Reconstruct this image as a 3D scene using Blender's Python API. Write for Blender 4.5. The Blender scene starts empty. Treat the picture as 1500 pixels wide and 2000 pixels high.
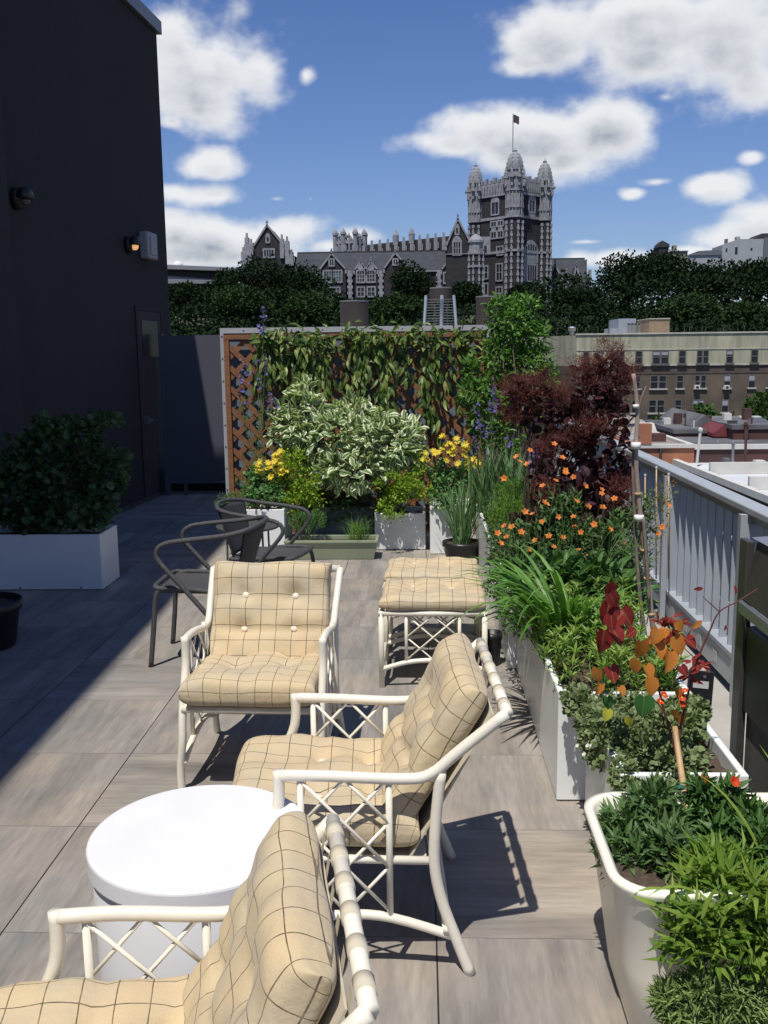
import bpy, math, random
import numpy as np
from mathutils import Vector, Matrix
rnd = random.Random(7)
rng = np.random.default_rng(11)
PI = math.pi
S = bpy.context.scene
COL = S.collection

# ---------------------------------------------------------------- camera
F_PX, PITCH, YAW, ROLL, EYE = 1871.26, math.radians(9.4018), math.radians(2.284), math.radians(-0.6731), 1.5674
fwd = Vector((-math.sin(YAW)*math.cos(PITCH), math.cos(YAW)*math.cos(PITCH), -math.sin(PITCH)))
rt0 = Vector((math.cos(YAW), math.sin(YAW), 0)); up0 = rt0.cross(fwd)
rt = rt0*math.cos(ROLL)+up0*math.sin(ROLL); up = up0*math.cos(ROLL)-rt0*math.sin(ROLL)
cd = bpy.data.cameras.new('camera'); cam = bpy.data.objects.new('camera', cd); COL.objects.link(cam)
cd.sensor_fit = 'VERTICAL'; cd.sensor_height = 24; cd.sensor_width = 18; cd.lens = F_PX/2000*24
cd.clip_start = .05; cd.clip_end = 3000
m = Matrix((rt, up, -fwd)).transposed().to_4x4(); m.translation = (0, 0, EYE)
cam.matrix_world = m
S.camera = cam

def ray(px, py): return fwd + rt*((px-750)/F_PX) - up*((py-1000)/F_PX)
def at(px, py, Y):            # point of the view ray at distance Y along the terrace
    d = ray(px, py); t = Y/d.y; return Vector((0, 0, EYE))+d*t
def fl(px, py, z=0.):         # point of the view ray at height z
    d = ray(px, py); t = (z-EYE)/d.z; return Vector((0, 0, EYE))+d*t

# ---------------------------------------------------------------- light
SUN = Vector((-.155, -.42, 1)).normalized()
ld = bpy.data.lights.new('sun', 'SUN'); ld.energy = 4.7; ld.angle = math.radians(.53); ld.color = (1, .955, .87)
lo = bpy.data.objects.new('sun', ld); COL.objects.link(lo); lo.rotation_euler = SUN.to_track_quat('Z', 'Y').to_euler(); lo.location = (-3, -8, 20)
S.view_settings.view_transform = 'Standard'; S.view_settings.look = 'None'; S.view_settings.exposure = 0; S.view_settings.gamma = 1
W = bpy.data.worlds.new('World'); S.world = W; W.use_nodes = True
S.cycles.max_bounces = 6; S.cycles.diffuse_bounces = 3; S.cycles.transparent_max_bounces = 6
try: S.cycles.use_denoising = True
except Exception: pass

class NT:                     # small node-graph helper
    def __init__(s, tree): s.t = tree; s.n = tree.nodes; s.l = tree.links
    def node(s, kind, **kw):
        n = s.n.new(kind)
        for k, v in kw.items(): setattr(n, k, v)
        return n
    def put(s, sock, v):
        if v is None: return
        if isinstance(v, bpy.types.NodeSocket): s.l.new(v, sock)
        else: sock.default_value = v
    def math(s, op, a, b=None, c=None, clamp=False):
        n = s.node('ShaderNodeMath', operation=op, use_clamp=clamp)
        for i, v in enumerate((a, b, c)): s.put(n.inputs[i], v)
        return n.outputs[0]
    def mix(s, f, a, b, mode='MIX'):
        n = s.node('ShaderNodeMix', data_type='RGBA', blend_type=mode)
        s.put(n.inputs[0], f); s.put(n.inputs[6], a); s.put(n.inputs[7], b)
        return n.outputs[2]
    def mapr(s, v, a, b, c=0., d=1., smooth=False):
        n = s.node('ShaderNodeMapRange'); n.clamp = True
        if smooth: n.interpolation_type = 'SMOOTHSTEP'
        for i, q in enumerate((v, a, b, c, d)): s.put(n.inputs[i], q)
        return n.outputs[0]
    def noise(s, vec, scale, detail=4., rough=.55, dim='3D', w=None):
        n = s.node('ShaderNodeTexNoise', noise_dimensions=dim)
        if vec is not None: s.put(n.inputs['Vector'], vec)
        n.inputs['Scale'].default_value = scale; n.inputs['Detail'].default_value = detail; n.inputs['Roughness'].default_value = rough
        if w is not None: s.put(n.inputs['W'], w)
        return n.outputs[0]
    def sep(s, v):
        n = s.node('ShaderNodeSeparateXYZ'); s.put(n.inputs[0], v); return n.outputs
    def comb(s, x, y, z=0.):
        n = s.node('ShaderNodeCombineXYZ')
        for i, v in enumerate((x, y, z)): s.put(n.inputs[i], v)
        return n.outputs[0]
def c4(c): return (c[0], c[1], c[2], 1)

# ---------------------------------------------------------------- sky with cumulus clouds (laid out by azimuth and elevation)
def build_world():
    g = NT(W.node_tree); W.node_tree.nodes.clear()
    out = g.node('ShaderNodeOutputWorld'); bg = g.node('ShaderNodeBackground')
    sky = g.node('ShaderNodeTexSky', sky_type='NISHITA'); sky.sun_disc = False
    sky.sun_elevation = math.asin(SUN.z); sky.sun_rotation = math.atan2(SUN.x, SUN.y)
    sky.altitude = 0; sky.air_density = 1.25; sky.dust_density = .35; sky.ozone_density = 3.2
    bg1 = bg; bg1.inputs[1].default_value = SKY_STRENGTH
    co = g.node('ShaderNodeTexCoord'); d = g.sep(co.outputs['Generated'])
    tint = g.mix(g.mapr(d[2], 0., .45), (.90, .98, 1.36, 1), (.56, .73, 1.15, 1))   # clear northern air: deeper blue
    g.l.new(g.mix(1., sky.outputs[0], tint, 'MULTIPLY'), bg1.inputs[0])
    az0 = g.math('ARCTAN2', d[0], d[1]); el0 = g.math('ARCSINE', d[2])
    blobs = [(420,118,135,85),(345,95,90,75),(500,140,80,62),(385,195,95,48),(597,148,24,24),(335,238,42,20),
        (405,322,62,28),(400,382,92,24),(350,378,60,20),(540,388,40,12),(606,388,14,10),
        (430,470,150,46),(560,448,90,38),(380,500,120,28),(480,500,150,22),(335,430,40,25),(690,462,60,24),(640,480,60,20),
        (955,250,105,50),(1060,255,135,62),(1185,235,112,54),(885,283,95,28),(1100,312,60,22),(1010,285,110,36),
        (1085,85,90,58),(1030,128,70,26),(1250,95,130,82),(1400,100,170,100),(1300,30,150,60),(1480,170,70,45),(1300,190,45,18),
        (1385,365,54,26),(1238,378,28,13),(1285,355,42,11),(1470,306,28,13),
        (1450,462,115,24),(1340,490,80,16),(1200,505,70,24),(1130,505,60,22),(1150,472,60,8),(1700,420,160,40),(200,350,90,60),(-200,300,200,90),(1800,100,150,60)]
    p = []
    for x, y, rx, ry in blobs:
        r0 = ray(x, y).normalized()
        p.append((math.atan2(r0.x, r0.y), math.asin(r0.z), rx*1.1/F_PX, ry*1.12/F_PX, min(1.06, .40+ry/50)))
    # unseen clouds added around the rest of the sky, number set for ambient fill
    q = random.Random(3)
    for k in range(5):
        a = .75+q.random()*4.8; e = .1+q.random()*.75
        p.append(((a+PI) % (2*PI)-PI, e, q.uniform(.25, .5), q.uniform(.10, .2), 1.))
    def dens(el):
        acc = None
        for a, e, ra, re, pk in p:
            u = g.math('MULTIPLY', g.math('SUBTRACT', az0, a), 1/ra); v = g.math('MULTIPLY', g.math('SUBTRACT', el, e), 1/re)
            dd = g.math('SQRT', g.math('ADD', g.math('MULTIPLY', u, u), g.math('MULTIPLY', v, v)))
            w = g.math('SUBTRACT', pk, dd)
            acc = w if acc is None else g.math('SMOOTH_MAX', acc, w, .18)
        acc = g.math('MAXIMUM', acc, -1.)
        nv = g.comb(g.math('MULTIPLY', az0, 1.0), g.math('MULTIPLY', el, 1.35), 0.3)
        n1 = g.noise(nv, 11., 5., .52); n2 = g.noise(nv, 34., 4., .52)
        t = g.math('ADD', g.math('MULTIPLY', g.math('SUBTRACT', n1, .5), 2.6), g.math('MULTIPLY', g.math('SUBTRACT', n2, .5), .5))
        return g.math('ADD', acc, t)
    D0 = dens(el0)
    D1 = dens(g.math('ADD', el0, .016))
    alpha = g.mapr(D0, -.16, .62, 0., 1., True)
    thick = g.mapr(D0, .15, 1.2)
    above = g.mapr(D1, .1, 1.15)
    shade = g.math('MULTIPLY', thick, above)
    nv = g.comb(az0, g.math('MULTIPLY', el0, 1.6), 4.)
    puff = g.mapr(g.noise(nv, 26., 7., .6), .3, .7)
    shade = g.math('MULTIPLY', shade, g.math('SUBTRACT', 1.25, g.math('MULTIPLY', puff, .75)), clamp=True)
    ccol = g.mix(shade, (.93, .945, .97, 1), (.38, .42, .49, 1))
    bg2 = g.node('ShaderNodeBackground'); g.put(bg2.inputs[0], ccol); bg2.inputs[1].default_value = .92
    mx = g.node('ShaderNodeMixShader'); g.put(mx.inputs[0], g.math('MULTIPLY', alpha, .97)); g.l.new(bg1.outputs[0], mx.inputs[1]); g.l.new(bg2.outputs[0], mx.inputs[2])
    g.l.new(mx.outputs[0], out.inputs[0])
SKY_STRENGTH = .08
build_world()

# ---------------------------------------------------------------- materials
MATS = {}
def mat(name, col, rough=.6, metal=0., var=0., vscale=8., col2=None, bump=0., bscale=60., stretch=None, coat=0., spec=.5, detail=5.):
    if name in MATS: return MATS[name]
    m = bpy.data.materials.new(name); m.use_nodes = True; g = NT(m.node_tree)
    b = m.node_tree.nodes['Principled BSDF']
    b.inputs['Roughness'].default_value = rough; b.inputs['Metallic'].default_value = metal
    b.inputs['Specular IOR Level'].default_value = spec; b.inputs['Coat Weight'].default_value = coat
    co = g.node('ShaderNodeTexCoord').outputs['Object']
    if stretch:
        mp = g.node('ShaderNodeMapping'); g.l.new(co, mp.inputs[0]); mp.inputs['Scale'].default_value = stretch; co = mp.outputs[0]
    if var or col2:
        n = g.noise(co, vscale, detail)
        a = c4(col); b2 = c4(col2) if col2 else tuple(x*(1-var) for x in col)+(1,)
        g.put(b.inputs['Base Color'], g.mix(g.mapr(n, .32, .68), a, b2))
    else: b.inputs['Base Color'].default_value = c4(col)
    if bump:
        n2 = g.noise(co, bscale, 3.); bm = g.node('ShaderNodeBump'); bm.inputs['Strength'].default_value = bump; bm.inputs['Distance'].default_value = .01
        g.l.new(n2, bm.inputs['Height']); g.l.new(bm.outputs[0], b.inputs['Normal'])
    MATS[name] = m; return m

def leafmat(name, cols, rough=.5, trans=.3, edge=None, edgew=.3, vein=True, spec=.3):
    """leaf material: tint picked per leaf, optional pale margin across the blade"""
    if name in MATS: return MATS[name]
    m = bpy.data.materials.new(name); m.use_nodes = True; g = NT(m.node_tree); b = m.node_tree.nodes['Principled BSDF']
    geo = g.node('ShaderNodeNewGeometry')
    r = g.node('ShaderNodeValToRGB'); r.color_ramp.interpolation = 'LINEAR'
    els = r.color_ramp.elements
    while len(els) < len(cols): els.new(.5)
    for i, c in enumerate(cols): els[i].position = i/max(1, len(cols)-1); els[i].color = c4(c)
    g.l.new(geo.outputs['Random Per Island'], r.inputs[0]); col = r.outputs[0]
    uv = g.node('ShaderNodeUVMap'); x = g.sep(uv.outputs[0])
    if edge:
        e = g.math('ABSOLUTE', g.math('SUBTRACT', x[0], .5))
        nn = g.noise(uv.outputs[0], 5., 2.)
        e = g.math('ADD', e, g.math('MULTIPLY', g.math('SUBTRACT', nn, .5), .25))
        tip = g.math('MULTIPLY', g.math('SUBTRACT', x[1], .6), .35)
        e = g.math('ADD', e, g.math('MAXIMUM', tip, 0.))
        col = g.mix(g.mapr(e, edgew-.05, edgew+.03), col, c4(edge))
    elif vein:
        v = g.mapr(g.math('ABSOLUTE', g.math('SUBTRACT', x[0], .5)), 0., .06)
        col = g.mix(v, g.mix(.35, col, (.35, .42, .2, 1)), col)
    g.put(b.inputs['Base Color'], col)
    b.inputs['Roughness'].default_value = rough; b.inputs['Specular IOR Level'].default_value = spec
    if trans:
        t = g.node('ShaderNodeBsdfTranslucent'); g.put(t.inputs[0], g.mix(1., col, (1.0, 1.15, .55, 1), 'MULTIPLY'))
        mx = g.node('ShaderNodeMixShader'); mx.inputs[0].default_value = trans
        g.l.new(b.outputs[0], mx.inputs[1]); g.l.new(t.outputs[0], mx.inputs[2])
        g.l.new(mx.outputs[0], m.node_tree.nodes['Material Output'].inputs[0])
    MATS[name] = m; return m

# ---------------------------------------------------------------- mesh helpers
class MB:
    def __init__(s): s.V = []; s.F = []; s.U = []; s.n = 0; s.hasuv = False
    def add(s, V, F, U=None):
        V = np.asarray(V, float).reshape(-1, 3); s.V.append(V)
        n = s.n; s.F.extend([tuple(i+n for i in f) for f in F]); s.n += len(V)
        if U is None: s.U.append(np.zeros((len(V), 2)))
        else: s.U.append(np.asarray(U, float)); s.hasuv = True
        return s
    def box(s, x0, x1, y0, y1, z0, z1, M=None):
        v = np.array([(x, y, z) for z in (z0, z1) for y in (y0, y1) for x in (x0, x1)], float)
        if M is not None: v = np.array([M @ Vector(p) for p in v])
        return s.add(v, [(0,2,3,1), (4,5,7,6), (0,1,5,4), (2,6,7,3), (0,4,6,2), (1,3,7,5)])
    def tube(s, pts, r, seg=8, r2=None, smooth=True, caps=True):
        pts = [Vector(p) for p in pts]
        if smooth and len(pts) > 2: pts = catmull(pts)
        n = len(pts); T = []
        for i in range(n):
            t = pts[min(i+1, n-1)]-pts[max(i-1, 0)]; T.append(t.normalized() if t.length > 1e-9 else Vector((0, 0, 1)))
        a = T[0].orthogonal().normalized(); V = []; F = []
        for i in range(n):
            a = (a-T[i]*a.dot(T[i]));
            a = a.normalized() if a.length > 1e-6 else T[i].orthogonal().normalized()
            b = T[i].cross(a); rr = r if r2 is None else r+(r2-r)*i/(n-1)
            for k in range(seg):
                an = 2*PI*k/seg; V.append(pts[i]+a*(rr*math.cos(an))+b*(rr*math.sin(an)))
        for i in range(n-1):
            for k in range(seg):
                k2 = (k+1) % seg; F.append((i*seg+k, i*seg+k2, (i+1)*seg+k2, (i+1)*seg+k))
        if caps: F.append(tuple(range(seg-1, -1, -1))); F.append(tuple((n-1)*seg+k for k in range(seg)))
        return s.add(V, F)
    def lathe(s, prof, c=(0, 0, 0), seg=24, sx=1., sy=1., rot=0.):
        V = []; F = []; n = len(prof)
        for r, z in prof:
            for k in range(seg):
                an = 2*PI*k/seg+rot; V.append((c[0]+r*sx*math.cos(an), c[1]+r*sy*math.sin(an), c[2]+z))
        for i in range(n-1):
            for k in range(seg):
                k2 = (k+1) % seg; F.append((i*seg+k, i*seg+k2, (i+1)*seg+k2, (i+1)*seg+k))
        if prof[0][0] > 1e-6: F.append(tuple(range(seg-1, -1, -1)))
        if prof[-1][0] > 1e-6: F.append(tuple((n-1)*seg+k for k in range(seg)))
        return s.add(V, F)
    def prism(s, poly, d, M=None):      # polygon in local xz, extruded along local y from 0 to d
        n = len(poly); v = [(x, 0, z) for x, z in poly]+[(x, d, z) for x, z in poly]
        if M is not None: v = [M @ Vector(p) for p in v]
        F = [tuple(range(n)), tuple(range(2*n-1, n-1, -1))]+[(i, n+i, n+(i+1) % n, (i+1) % n) for i in range(n)]
        return s.add(v, F)
    def leaves(s, P, D, N, L, Wd, tm):
        P, D, N = (np.asarray(a, float) for a in (P, D, N)); n = len(P)
        if n == 0: return s
        D = D/np.linalg.norm(D, axis=1, keepdims=True)
        R = np.cross(D, N); R /= np.linalg.norm(R, axis=1, keepdims=True)+1e-9; Nn = np.cross(R, D)
        tv, tf = LEAF[tm]; tv = np.array(tv, float); k = len(tv)
        L = np.broadcast_to(L, n)[:, None, None]; Wd = np.broadcast_to(Wd, n)[:, None, None]
        V = P[:, None]+R[:, None]*tv[None, :, :1]*Wd+D[:, None]*tv[None, :, 1:2]*L+Nn[:, None]*tv[None, :, 2:3]*L
        U = np.tile(np.stack([tv[:, 0]+.5, tv[:, 1]], -1), (n, 1)); b = s.n
        off = (np.arange(n)*k+b)
        for f in tf:
            fa = off[:, None]+np.array(f)[None]; s.F.extend(map(tuple, fa.tolist()))
        s.V.append(V.reshape(-1, 3)); s.U.append(U); s.n += n*k; s.hasuv = True
        return s
    def build(s, name, m, parent=None, smooth=False, bevel=0., loc=None):
        me = bpy.data.meshes.new(name); V = np.concatenate(s.V) if s.V else np.zeros((0, 3))
        o = bpy.data.objects.new(name, me)
        org = Vector((0, 0, 0))
        if parent is not None: org = Vector(parent.get('_org', (0, 0, 0)))
        elif loc is not None: org = Vector(loc)
        me.from_pydata((V-np.array(org)).tolist(), [], s.F)
        if s.hasuv:
            uv = me.uv_layers.new(name='UVMap'); U = np.concatenate(s.U)
            idx = np.empty(len(me.loops), dtype=np.int32); me.loops.foreach_get('vertex_index', idx)
            uv.data.foreach_set('uv', U[idx].astype(np.float32).ravel())
        if smooth: me.polygons.foreach_set('use_smooth', [True]*len(me.polygons))
        me.materials.append(m); me.update()
        COL.objects.link(o)
        if parent is not None: o.parent = parent; o['_org'] = tuple(org)
        else: o.location = org; o['_org'] = tuple(org)
        if bevel:
            b = o.modifiers.new('bevel', 'BEVEL'); b.width = bevel; b.segments = 2; b.limit_method = 'ANGLE'
        return o
LEAF = {
 'simple': ([(0,0,0), (-.5,.42,.07), (0,.45,-.02), (.5,.42,.07), (0,1,-.12)], [(0,3,2), (0,2,1), (2,3,4), (1,2,4)]),
 'oval': ([(0,0,0), (-.36,.2,.04), (-.5,.48,.07), (-.3,.8,0), (0,1,-.14), (.3,.8,0), (.5,.48,.07), (.36,.2,.04), (0,.5,-.01)],
          [(8,0,7), (8,7,6), (8,6,5), (8,5,4), (8,4,3), (8,3,2), (8,2,1), (8,1,0)]),
 'round': ([(0,0,0), (-.42,.15,.05), (-.55,.5,.08), (-.38,.85,.03), (0,1,-.05), (.38,.85,.03), (.55,.5,.08), (.42,.15,.05), (0,.5,0)],
          [(8,0,7), (8,7,6), (8,6,5), (8,5,4), (8,4,3), (8,3,2), (8,2,1), (8,1,0)]),
 'heart': ([(0,0,0), (-.25,-.14,.08), (-.48,.02,.17), (-.53,.35,.20), (-.32,.72,.07), (0,1.03,-.22), (.32,.72,.05), (.52,.35,.17), (.47,.02,.15), (.25,-.14,.07), (0,.45,-.04)],
          [(10,0,9), (10,9,8), (10,8,7), (10,7,6), (10,6,5), (10,5,4), (10,4,3), (10,3,2), (10,2,1), (10,1,0)]),
 'needle': ([(-.5,0,0), (.5,0,0), (.35,.6,.03), (0,1,-.05), (-.35,.6,.03)], [(0,1,2,3,4)]),
 'clump': ([(-.45,0,0), (.5,.1,.1), (.35,.9,-.05), (-.2,1,.1), (-.55,.5,.15)], [(0,1,2,3,4)]),
}
def catmull(p, sub=4):
    o = []
    for i in range(len(p)-1):
        a = p[max(i-1, 0)]; b = p[i]; c = p[i+1]; d = p[min(i+2, len(p)-1)]
        for k in range(sub):
            t = k/sub; o.append(.5*((2*b)+(c-a)*t+(2*a-5*b+4*c-d)*t*t+(3*b-a-3*c+d)*t**3))
    o.append(p[-1]); return o
def tag(o, label=None, cat=None, group=None, kind=None):
    if label: o['label'] = label
    if cat: o['category'] = cat
    if group: o['group'] = group
    if kind: o['kind'] = kind
    return o
def thing(name, loc, label, cat, group=None):
    o = bpy.data.objects.new(name, None); COL.objects.link(o); o.location = loc; o.empty_display_size = .1
    o['_org'] = tuple(loc); return tag(o, label, cat, group)
def frame(o, th):   # local frame at o: x right, y back (direction th), z up
    b = Vector((math.cos(th), math.sin(th), 0)); r = Vector((b.y, -b.x, 0))
    m = Matrix((r, b, Vector((0, 0, 1)))).transposed().to_4x4(); m.translation = Vector(o); return m
def tf(M, pts): return [M @ Vector(p) for p in pts]

# ---------------------------------------------------------------- foliage helpers
def unit(a): return a/(np.linalg.norm(a, axis=-1, keepdims=True)+1e-9)
def bush(mb, blobs, n, ln, wd, tm='simple', up_=.5, rn=.6, inner=.5, lump=.3, lv=.35, droop=0., clumps=0, cr=.12):
    """leaves spread through lumpy ellipsoids; blobs = [(centre, (rx,ry,rz))]"""
    A = np.array([(r[0]*r[1]*r[2])**.667 for _, r in blobs]); A = A/A.sum()
    for (c, r), a in zip(blobs, A):
        k = max(4, int(n*a)); u = unit(rng.normal(size=(k, 3)))
        if clumps:
            cc = unit(rng.normal(size=(clumps, 3)))*(1+rng.uniform(-.15, .2, (clumps, 1)))*rng.uniform(.55, 1, (clumps, 1))
            P0 = cc[rng.integers(0, clumps, k)]+rng.normal(size=(k, 3))*cr; rr = 1.
            P = np.array(c)+P0*np.array(r); o = unit(P0)
        else:
            w = rng.normal(size=(5, 3))*3.2; ph = rng.uniform(0, 6.3, 5)
            lm = sum(np.sin(u@w[i]+ph[i]) for i in range(5))/5
            rr = (inner+(1-inner)*rng.random(k)**.6)*(1+lump*lm)
            P = np.array(c)+u*np.array(r)*rr[:, None]; o = u
        D = unit(o+np.array([0, 0, up_-droop])+rn*rng.normal(size=(k, 3)))
        N = unit(np.array([0, 0, 1.])+.5*o+.45*rng.normal(size=(k, 3)))
        s = 1+lv*(rng.random(k)*2-1)
        mb.leaves(P, D, N, ln*s, wd*s, tm)
def stems(mb, base, tips, r=.004, bend=.15, seg=4):
    for t in tips:
        b = Vector(base); t = Vector(t); mid = b.lerp(t, .5)+Vector((rnd.uniform(-1, 1), rnd.uniform(-1, 1), .3))*bend*(t-b).length
        mb.tube([b, mid, t], r, seg, r*.5)
def blade(mb, base, az, L, w, arch=.5, lean=.3, seg=7, twist=0.):
    h = Vector((math.cos(az), math.sin(az), 0)); sd = Vector((-h.y, h.x, 0)); V = []; U = []; p = Vector(base); a = PI/2-lean*.6
    st = L/seg
    for i in range(seg+1):
        t = i/seg; ww = w*(.75+.9*t-1.62*t*t) if t < 1 else 0.0005
        dr = h*math.cos(a)+Vector((0, 0, 1))*math.sin(a); nn = sd.cross(dr)
        V += [p-sd*ww/2+nn*ww*.18, p-nn*ww*.05, p+sd*ww/2+nn*ww*.18]; U += [(0, t), (.5, t), (1, t)]
        p = p+dr*st; a -= (arch*PI*.9/seg)*(.35+1.3*t)
    F = []
    for i in range(seg):
        b = i*3; F += [(b, b+1, b+4, b+3), (b+1, b+2, b+5, b+4)]
    mb.add(V, F, U)
def clump_blades(mb, c, n, L, w, arch=(.2, .6), lean=(.1, .5), rad=.06, azr=(0, 2*PI), lv=.3):
    for _ in range(n):
        a = rnd.uniform(*azr); q = rnd.random()**.5*rad; a2 = rnd.uniform(0, 2*PI)
        blade(mb, (c[0]+q*math.cos(a2), c[1]+q*math.sin(a2), c[2]), a, L*rnd.uniform(1-lv, 1+lv*.5), w*rnd.uniform(.7, 1.1), rnd.uniform(*arch), rnd.uniform(*lean))
def rosette(mb, P, axis, r, np_=5, w=.8, cup=.35, tm='round'):
    ax = Vector(axis).normalized(); a = ax.orthogonal().normalized(); b = ax.cross(a); ps = []; ds = []; ns = []
    o = rnd.uniform(0, 6)
    for k in range(np_):
        an = o+2*PI*k/np_; d = (a*math.cos(an)+b*math.sin(an)+ax*cup).normalized(); ps.append(P); ds.append(d); ns.append(ax)
    mb.leaves(ps, ds, ns, r, r*w, tm)
def flowers(name, parent, pts, r, m, mc, axis=(0, -.6, .7), **kw):
    """each flower head a part with its centre as sub-part"""
    for p in pts:
        ax = Vector(axis)+Vector((rnd.uniform(-.5, .5), rnd.uniform(-.4, .4), rnd.uniform(-.3, .3)))
        q = MB(); rosette(q, Vector(p), ax, r*rnd.uniform(.85, 1.15), **kw); f = q.build(name, m, parent)
        if mc:
            ax.normalize(); c = MB(); c.lathe([(0, 0), (r*.2, .002), (r*.16, r*.16), (0, r*.22)], (0, 0, 0), 6)
            M = ax.to_track_quat('Z', 'Y').to_matrix().to_4x4(); M.translation = Vector(p)
            c.V = [np.array([M @ Vector(v) for v in c.V[0]])]; c.build('flower_centre', mc, f)

# ================================================================ SETTING: terrace
TX0, TY0, TS = -1.166, 2.983, .6
def tile_material():
    m = bpy.data.materials.new('wood_look_porcelain'); m.use_nodes = True; g = NT(m.node_tree); b = m.node_tree.nodes['Principled BSDF']
    p = g.node('ShaderNodeNewGeometry').outputs['Position']; x, y, z = g.sep(p)
    u = g.math('DIVIDE', g.math('SUBTRACT', x, TX0), TS); v = g.math('DIVIDE', g.math('SUBTRACT', y, TY0), TS)
    iu = g.math('FLOOR', u); iv = g.math('FLOOR', v); fu = g.math('SUBTRACT', u, iu); fv = g.math('SUBTRACT', v, iv)
    wn = g.node('ShaderNodeTexWhiteNoise', noise_dimensions='2D'); g.put(wn.inputs[0], g.comb(iu, iv)); rv = wn.outputs[0]
    wn2 = g.node('ShaderNodeTexWhiteNoise', noise_dimensions='2D'); g.put(wn2.inputs[0], g.comb(g.math('ADD', iu, 31.), iv)); rv2 = wn2.outputs[0]
    across = g.math('GREATER_THAN', rv, .72)
    gx = g.mix(across, g.comb(x, g.math('MULTIPLY', y, .13), g.math('MULTIPLY', rv2, 7.)), g.comb(g.math('MULTIPLY', x, .13), y, g.math('MULTIPLY', rv2, 7.)))
    a = g.noise(gx, 7., 5., .6); f = g.noise(gx, 60., 5., .6); blot = g.noise(p, 2.1, 3.)
    # plank bands a tenth of a metre wide printed in each tile
    bu = g.mix(across, g.comb(g.math('FLOOR', g.math('MULTIPLY', fu, 6.)), iu, iv), g.comb(g.math('FLOOR', g.math('MULTIPLY', fv, 6.)), iv, iu))
    wb = g.node('ShaderNodeTexWhiteNoise', noise_dimensions='3D'); g.put(wb.inputs[0], bu)
    base = g.mix(g.mapr(a, .36, .64), (.195, .180, .168, 1), (.355, .328, .298, 1))
    base = g.mix(g.mapr(blot, .42, .68, 0, .55), base, (.42, .355, .285, 1))
    cool = g.mapr(g.noise(g.comb(x, g.math('MULTIPLY', y, .5), 5.), 3.3, 3.), .48, .66, 0., .6)
    base = g.mix(cool, base, (.26, .262, .25, 1))
    base = g.mix(1., base, g.mix(g.mapr(f, .3, .7), (.82, .82, .82, 1), (1.1, 1.09, 1.08, 1)), 'MULTIPLY')
    base = g.mix(1., base, g.mix(wb.outputs[0], (.87, .87, .87, 1), (1.07, 1.06, 1.05, 1)), 'MULTIPLY')
    base = g.mix(1., base, g.mix(rv2, (.9, .9, .92, 1), (1.05, 1.03, 1.0, 1)), 'MULTIPLY')
    du = g.math('ABSOLUTE', g.math('SUBTRACT', fu, .5)); dv = g.math('ABSOLUTE', g.math('SUBTRACT', fv, .5))
    gu = g.math('GREATER_THAN', du, .4962); gv = g.math('GREATER_THAN', dv, .4978)
    base = g.mix(gv, base, (.10, .095, .09, 1)); base = g.mix(gu, base, (.02, .02, .022, 1))
    st = g.mapr(g.noise(p, 14., 6., .7), .66, .75, 0., .35); base = g.mix(st, base, (.2, .17, .15, 1))
    g.put(b.inputs['Base Color'], base); b.inputs['Roughness'].default_value = .55; b.inputs['Specular IOR Level'].default_value = .35
    bm = g.node('ShaderNodeBump'); bm.inputs['Strength'].default_value = .25; bm.inputs['Distance'].default_value = .004
    g.put(bm.inputs['Height'], g.math('SUBTRACT', f, g.math('MULTIPLY', gu, 3.))); g.l.new(bm.outputs[0], b.inputs['Normal'])
    return m
def sheet(name, x0, x1, y0, y1, z, m, th=.02, kind='structure'):
    q = MB(); q.box(x0, x1, y0, y1, z-th, z); return tag(q.build(name, m), kind=kind)
CONC = mat('pale_concrete', (.42, .40, .37), .8, var=.2, vscale=3, bump=.15, bscale=90)
STUCCO = mat('dark_stucco', (.025, .022, .024), .9, var=.25, vscale=1.1, bump=.5, bscale=160, detail=9)
WHITE = mat('white_planter_enamel', (.80, .82, .82), .32, var=.05, vscale=4, bump=.03, bscale=30)
CREAMP = mat('cream_frame_paint', (.80, .755, .64), .38, var=.07, vscale=14, bump=.05, bscale=80)
TABLEW = mat('white_plastic', (.76, .76, .785), .38, var=.04, vscale=9, bump=.04, bscale=120)
TUB = mat('cream_glazed_resin', (.86, .83, .72), .3, var=.06, vscale=3)
OLIVE = mat('olive_plastic', (.28, .32, .22), .5, var=.1, vscale=5)
BLACKP = mat('black_plastic', (.012, .012, .014), .4)
SOIL = mat('potting_soil', (.05, .036, .026), .95, col2=(.11, .075, .05), vscale=60, bump=.8, bscale=120)
RAILP = mat('grey_blue_rail_paint', (.36, .385, .42), .45, var=.1, vscale=7)
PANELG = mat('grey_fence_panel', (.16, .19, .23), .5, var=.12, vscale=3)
ALU = mat('brushed_aluminium_edge', (.42, .44, .47), .45, .2)
WOOD = mat('stained_cedar', (.27, .115, .05), .6, col2=(.16, .07, .033), vscale=9, stretch=(1, 1, 4), bump=.2, bscale=60)
WICKER = mat('charcoal_wicker', (.075, .075, .08), .55, var=.35, vscale=90, bump=.7, bscale=170)
GATEM = mat('slate_blue_gate', (.070, .074, .098), .6, var=.1, vscale=1.5)
STEEL = mat('stainless_steel', (.38, .38, .40), .32, .75, var=.08, vscale=20)
STEELD = mat('dark_steel', (.10, .095, .085), .45, .5, var=.2, vscale=60)
SPECK = mat('speckled_brown_panel', (.085, .075, .065), .6, col2=(.16, .145, .125), vscale=260, detail=2)
CANE = mat('bamboo_cane', (.56, .38, .20), .55, col2=(.38, .25, .13), vscale=25, stretch=(1, 1, .2))
BARK = mat('grey_brown_bark', (.16, .12, .10), .85, col2=(.26, .21, .18), vscale=30, stretch=(1, 1, .3), bump=.4, bscale=80)
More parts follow.
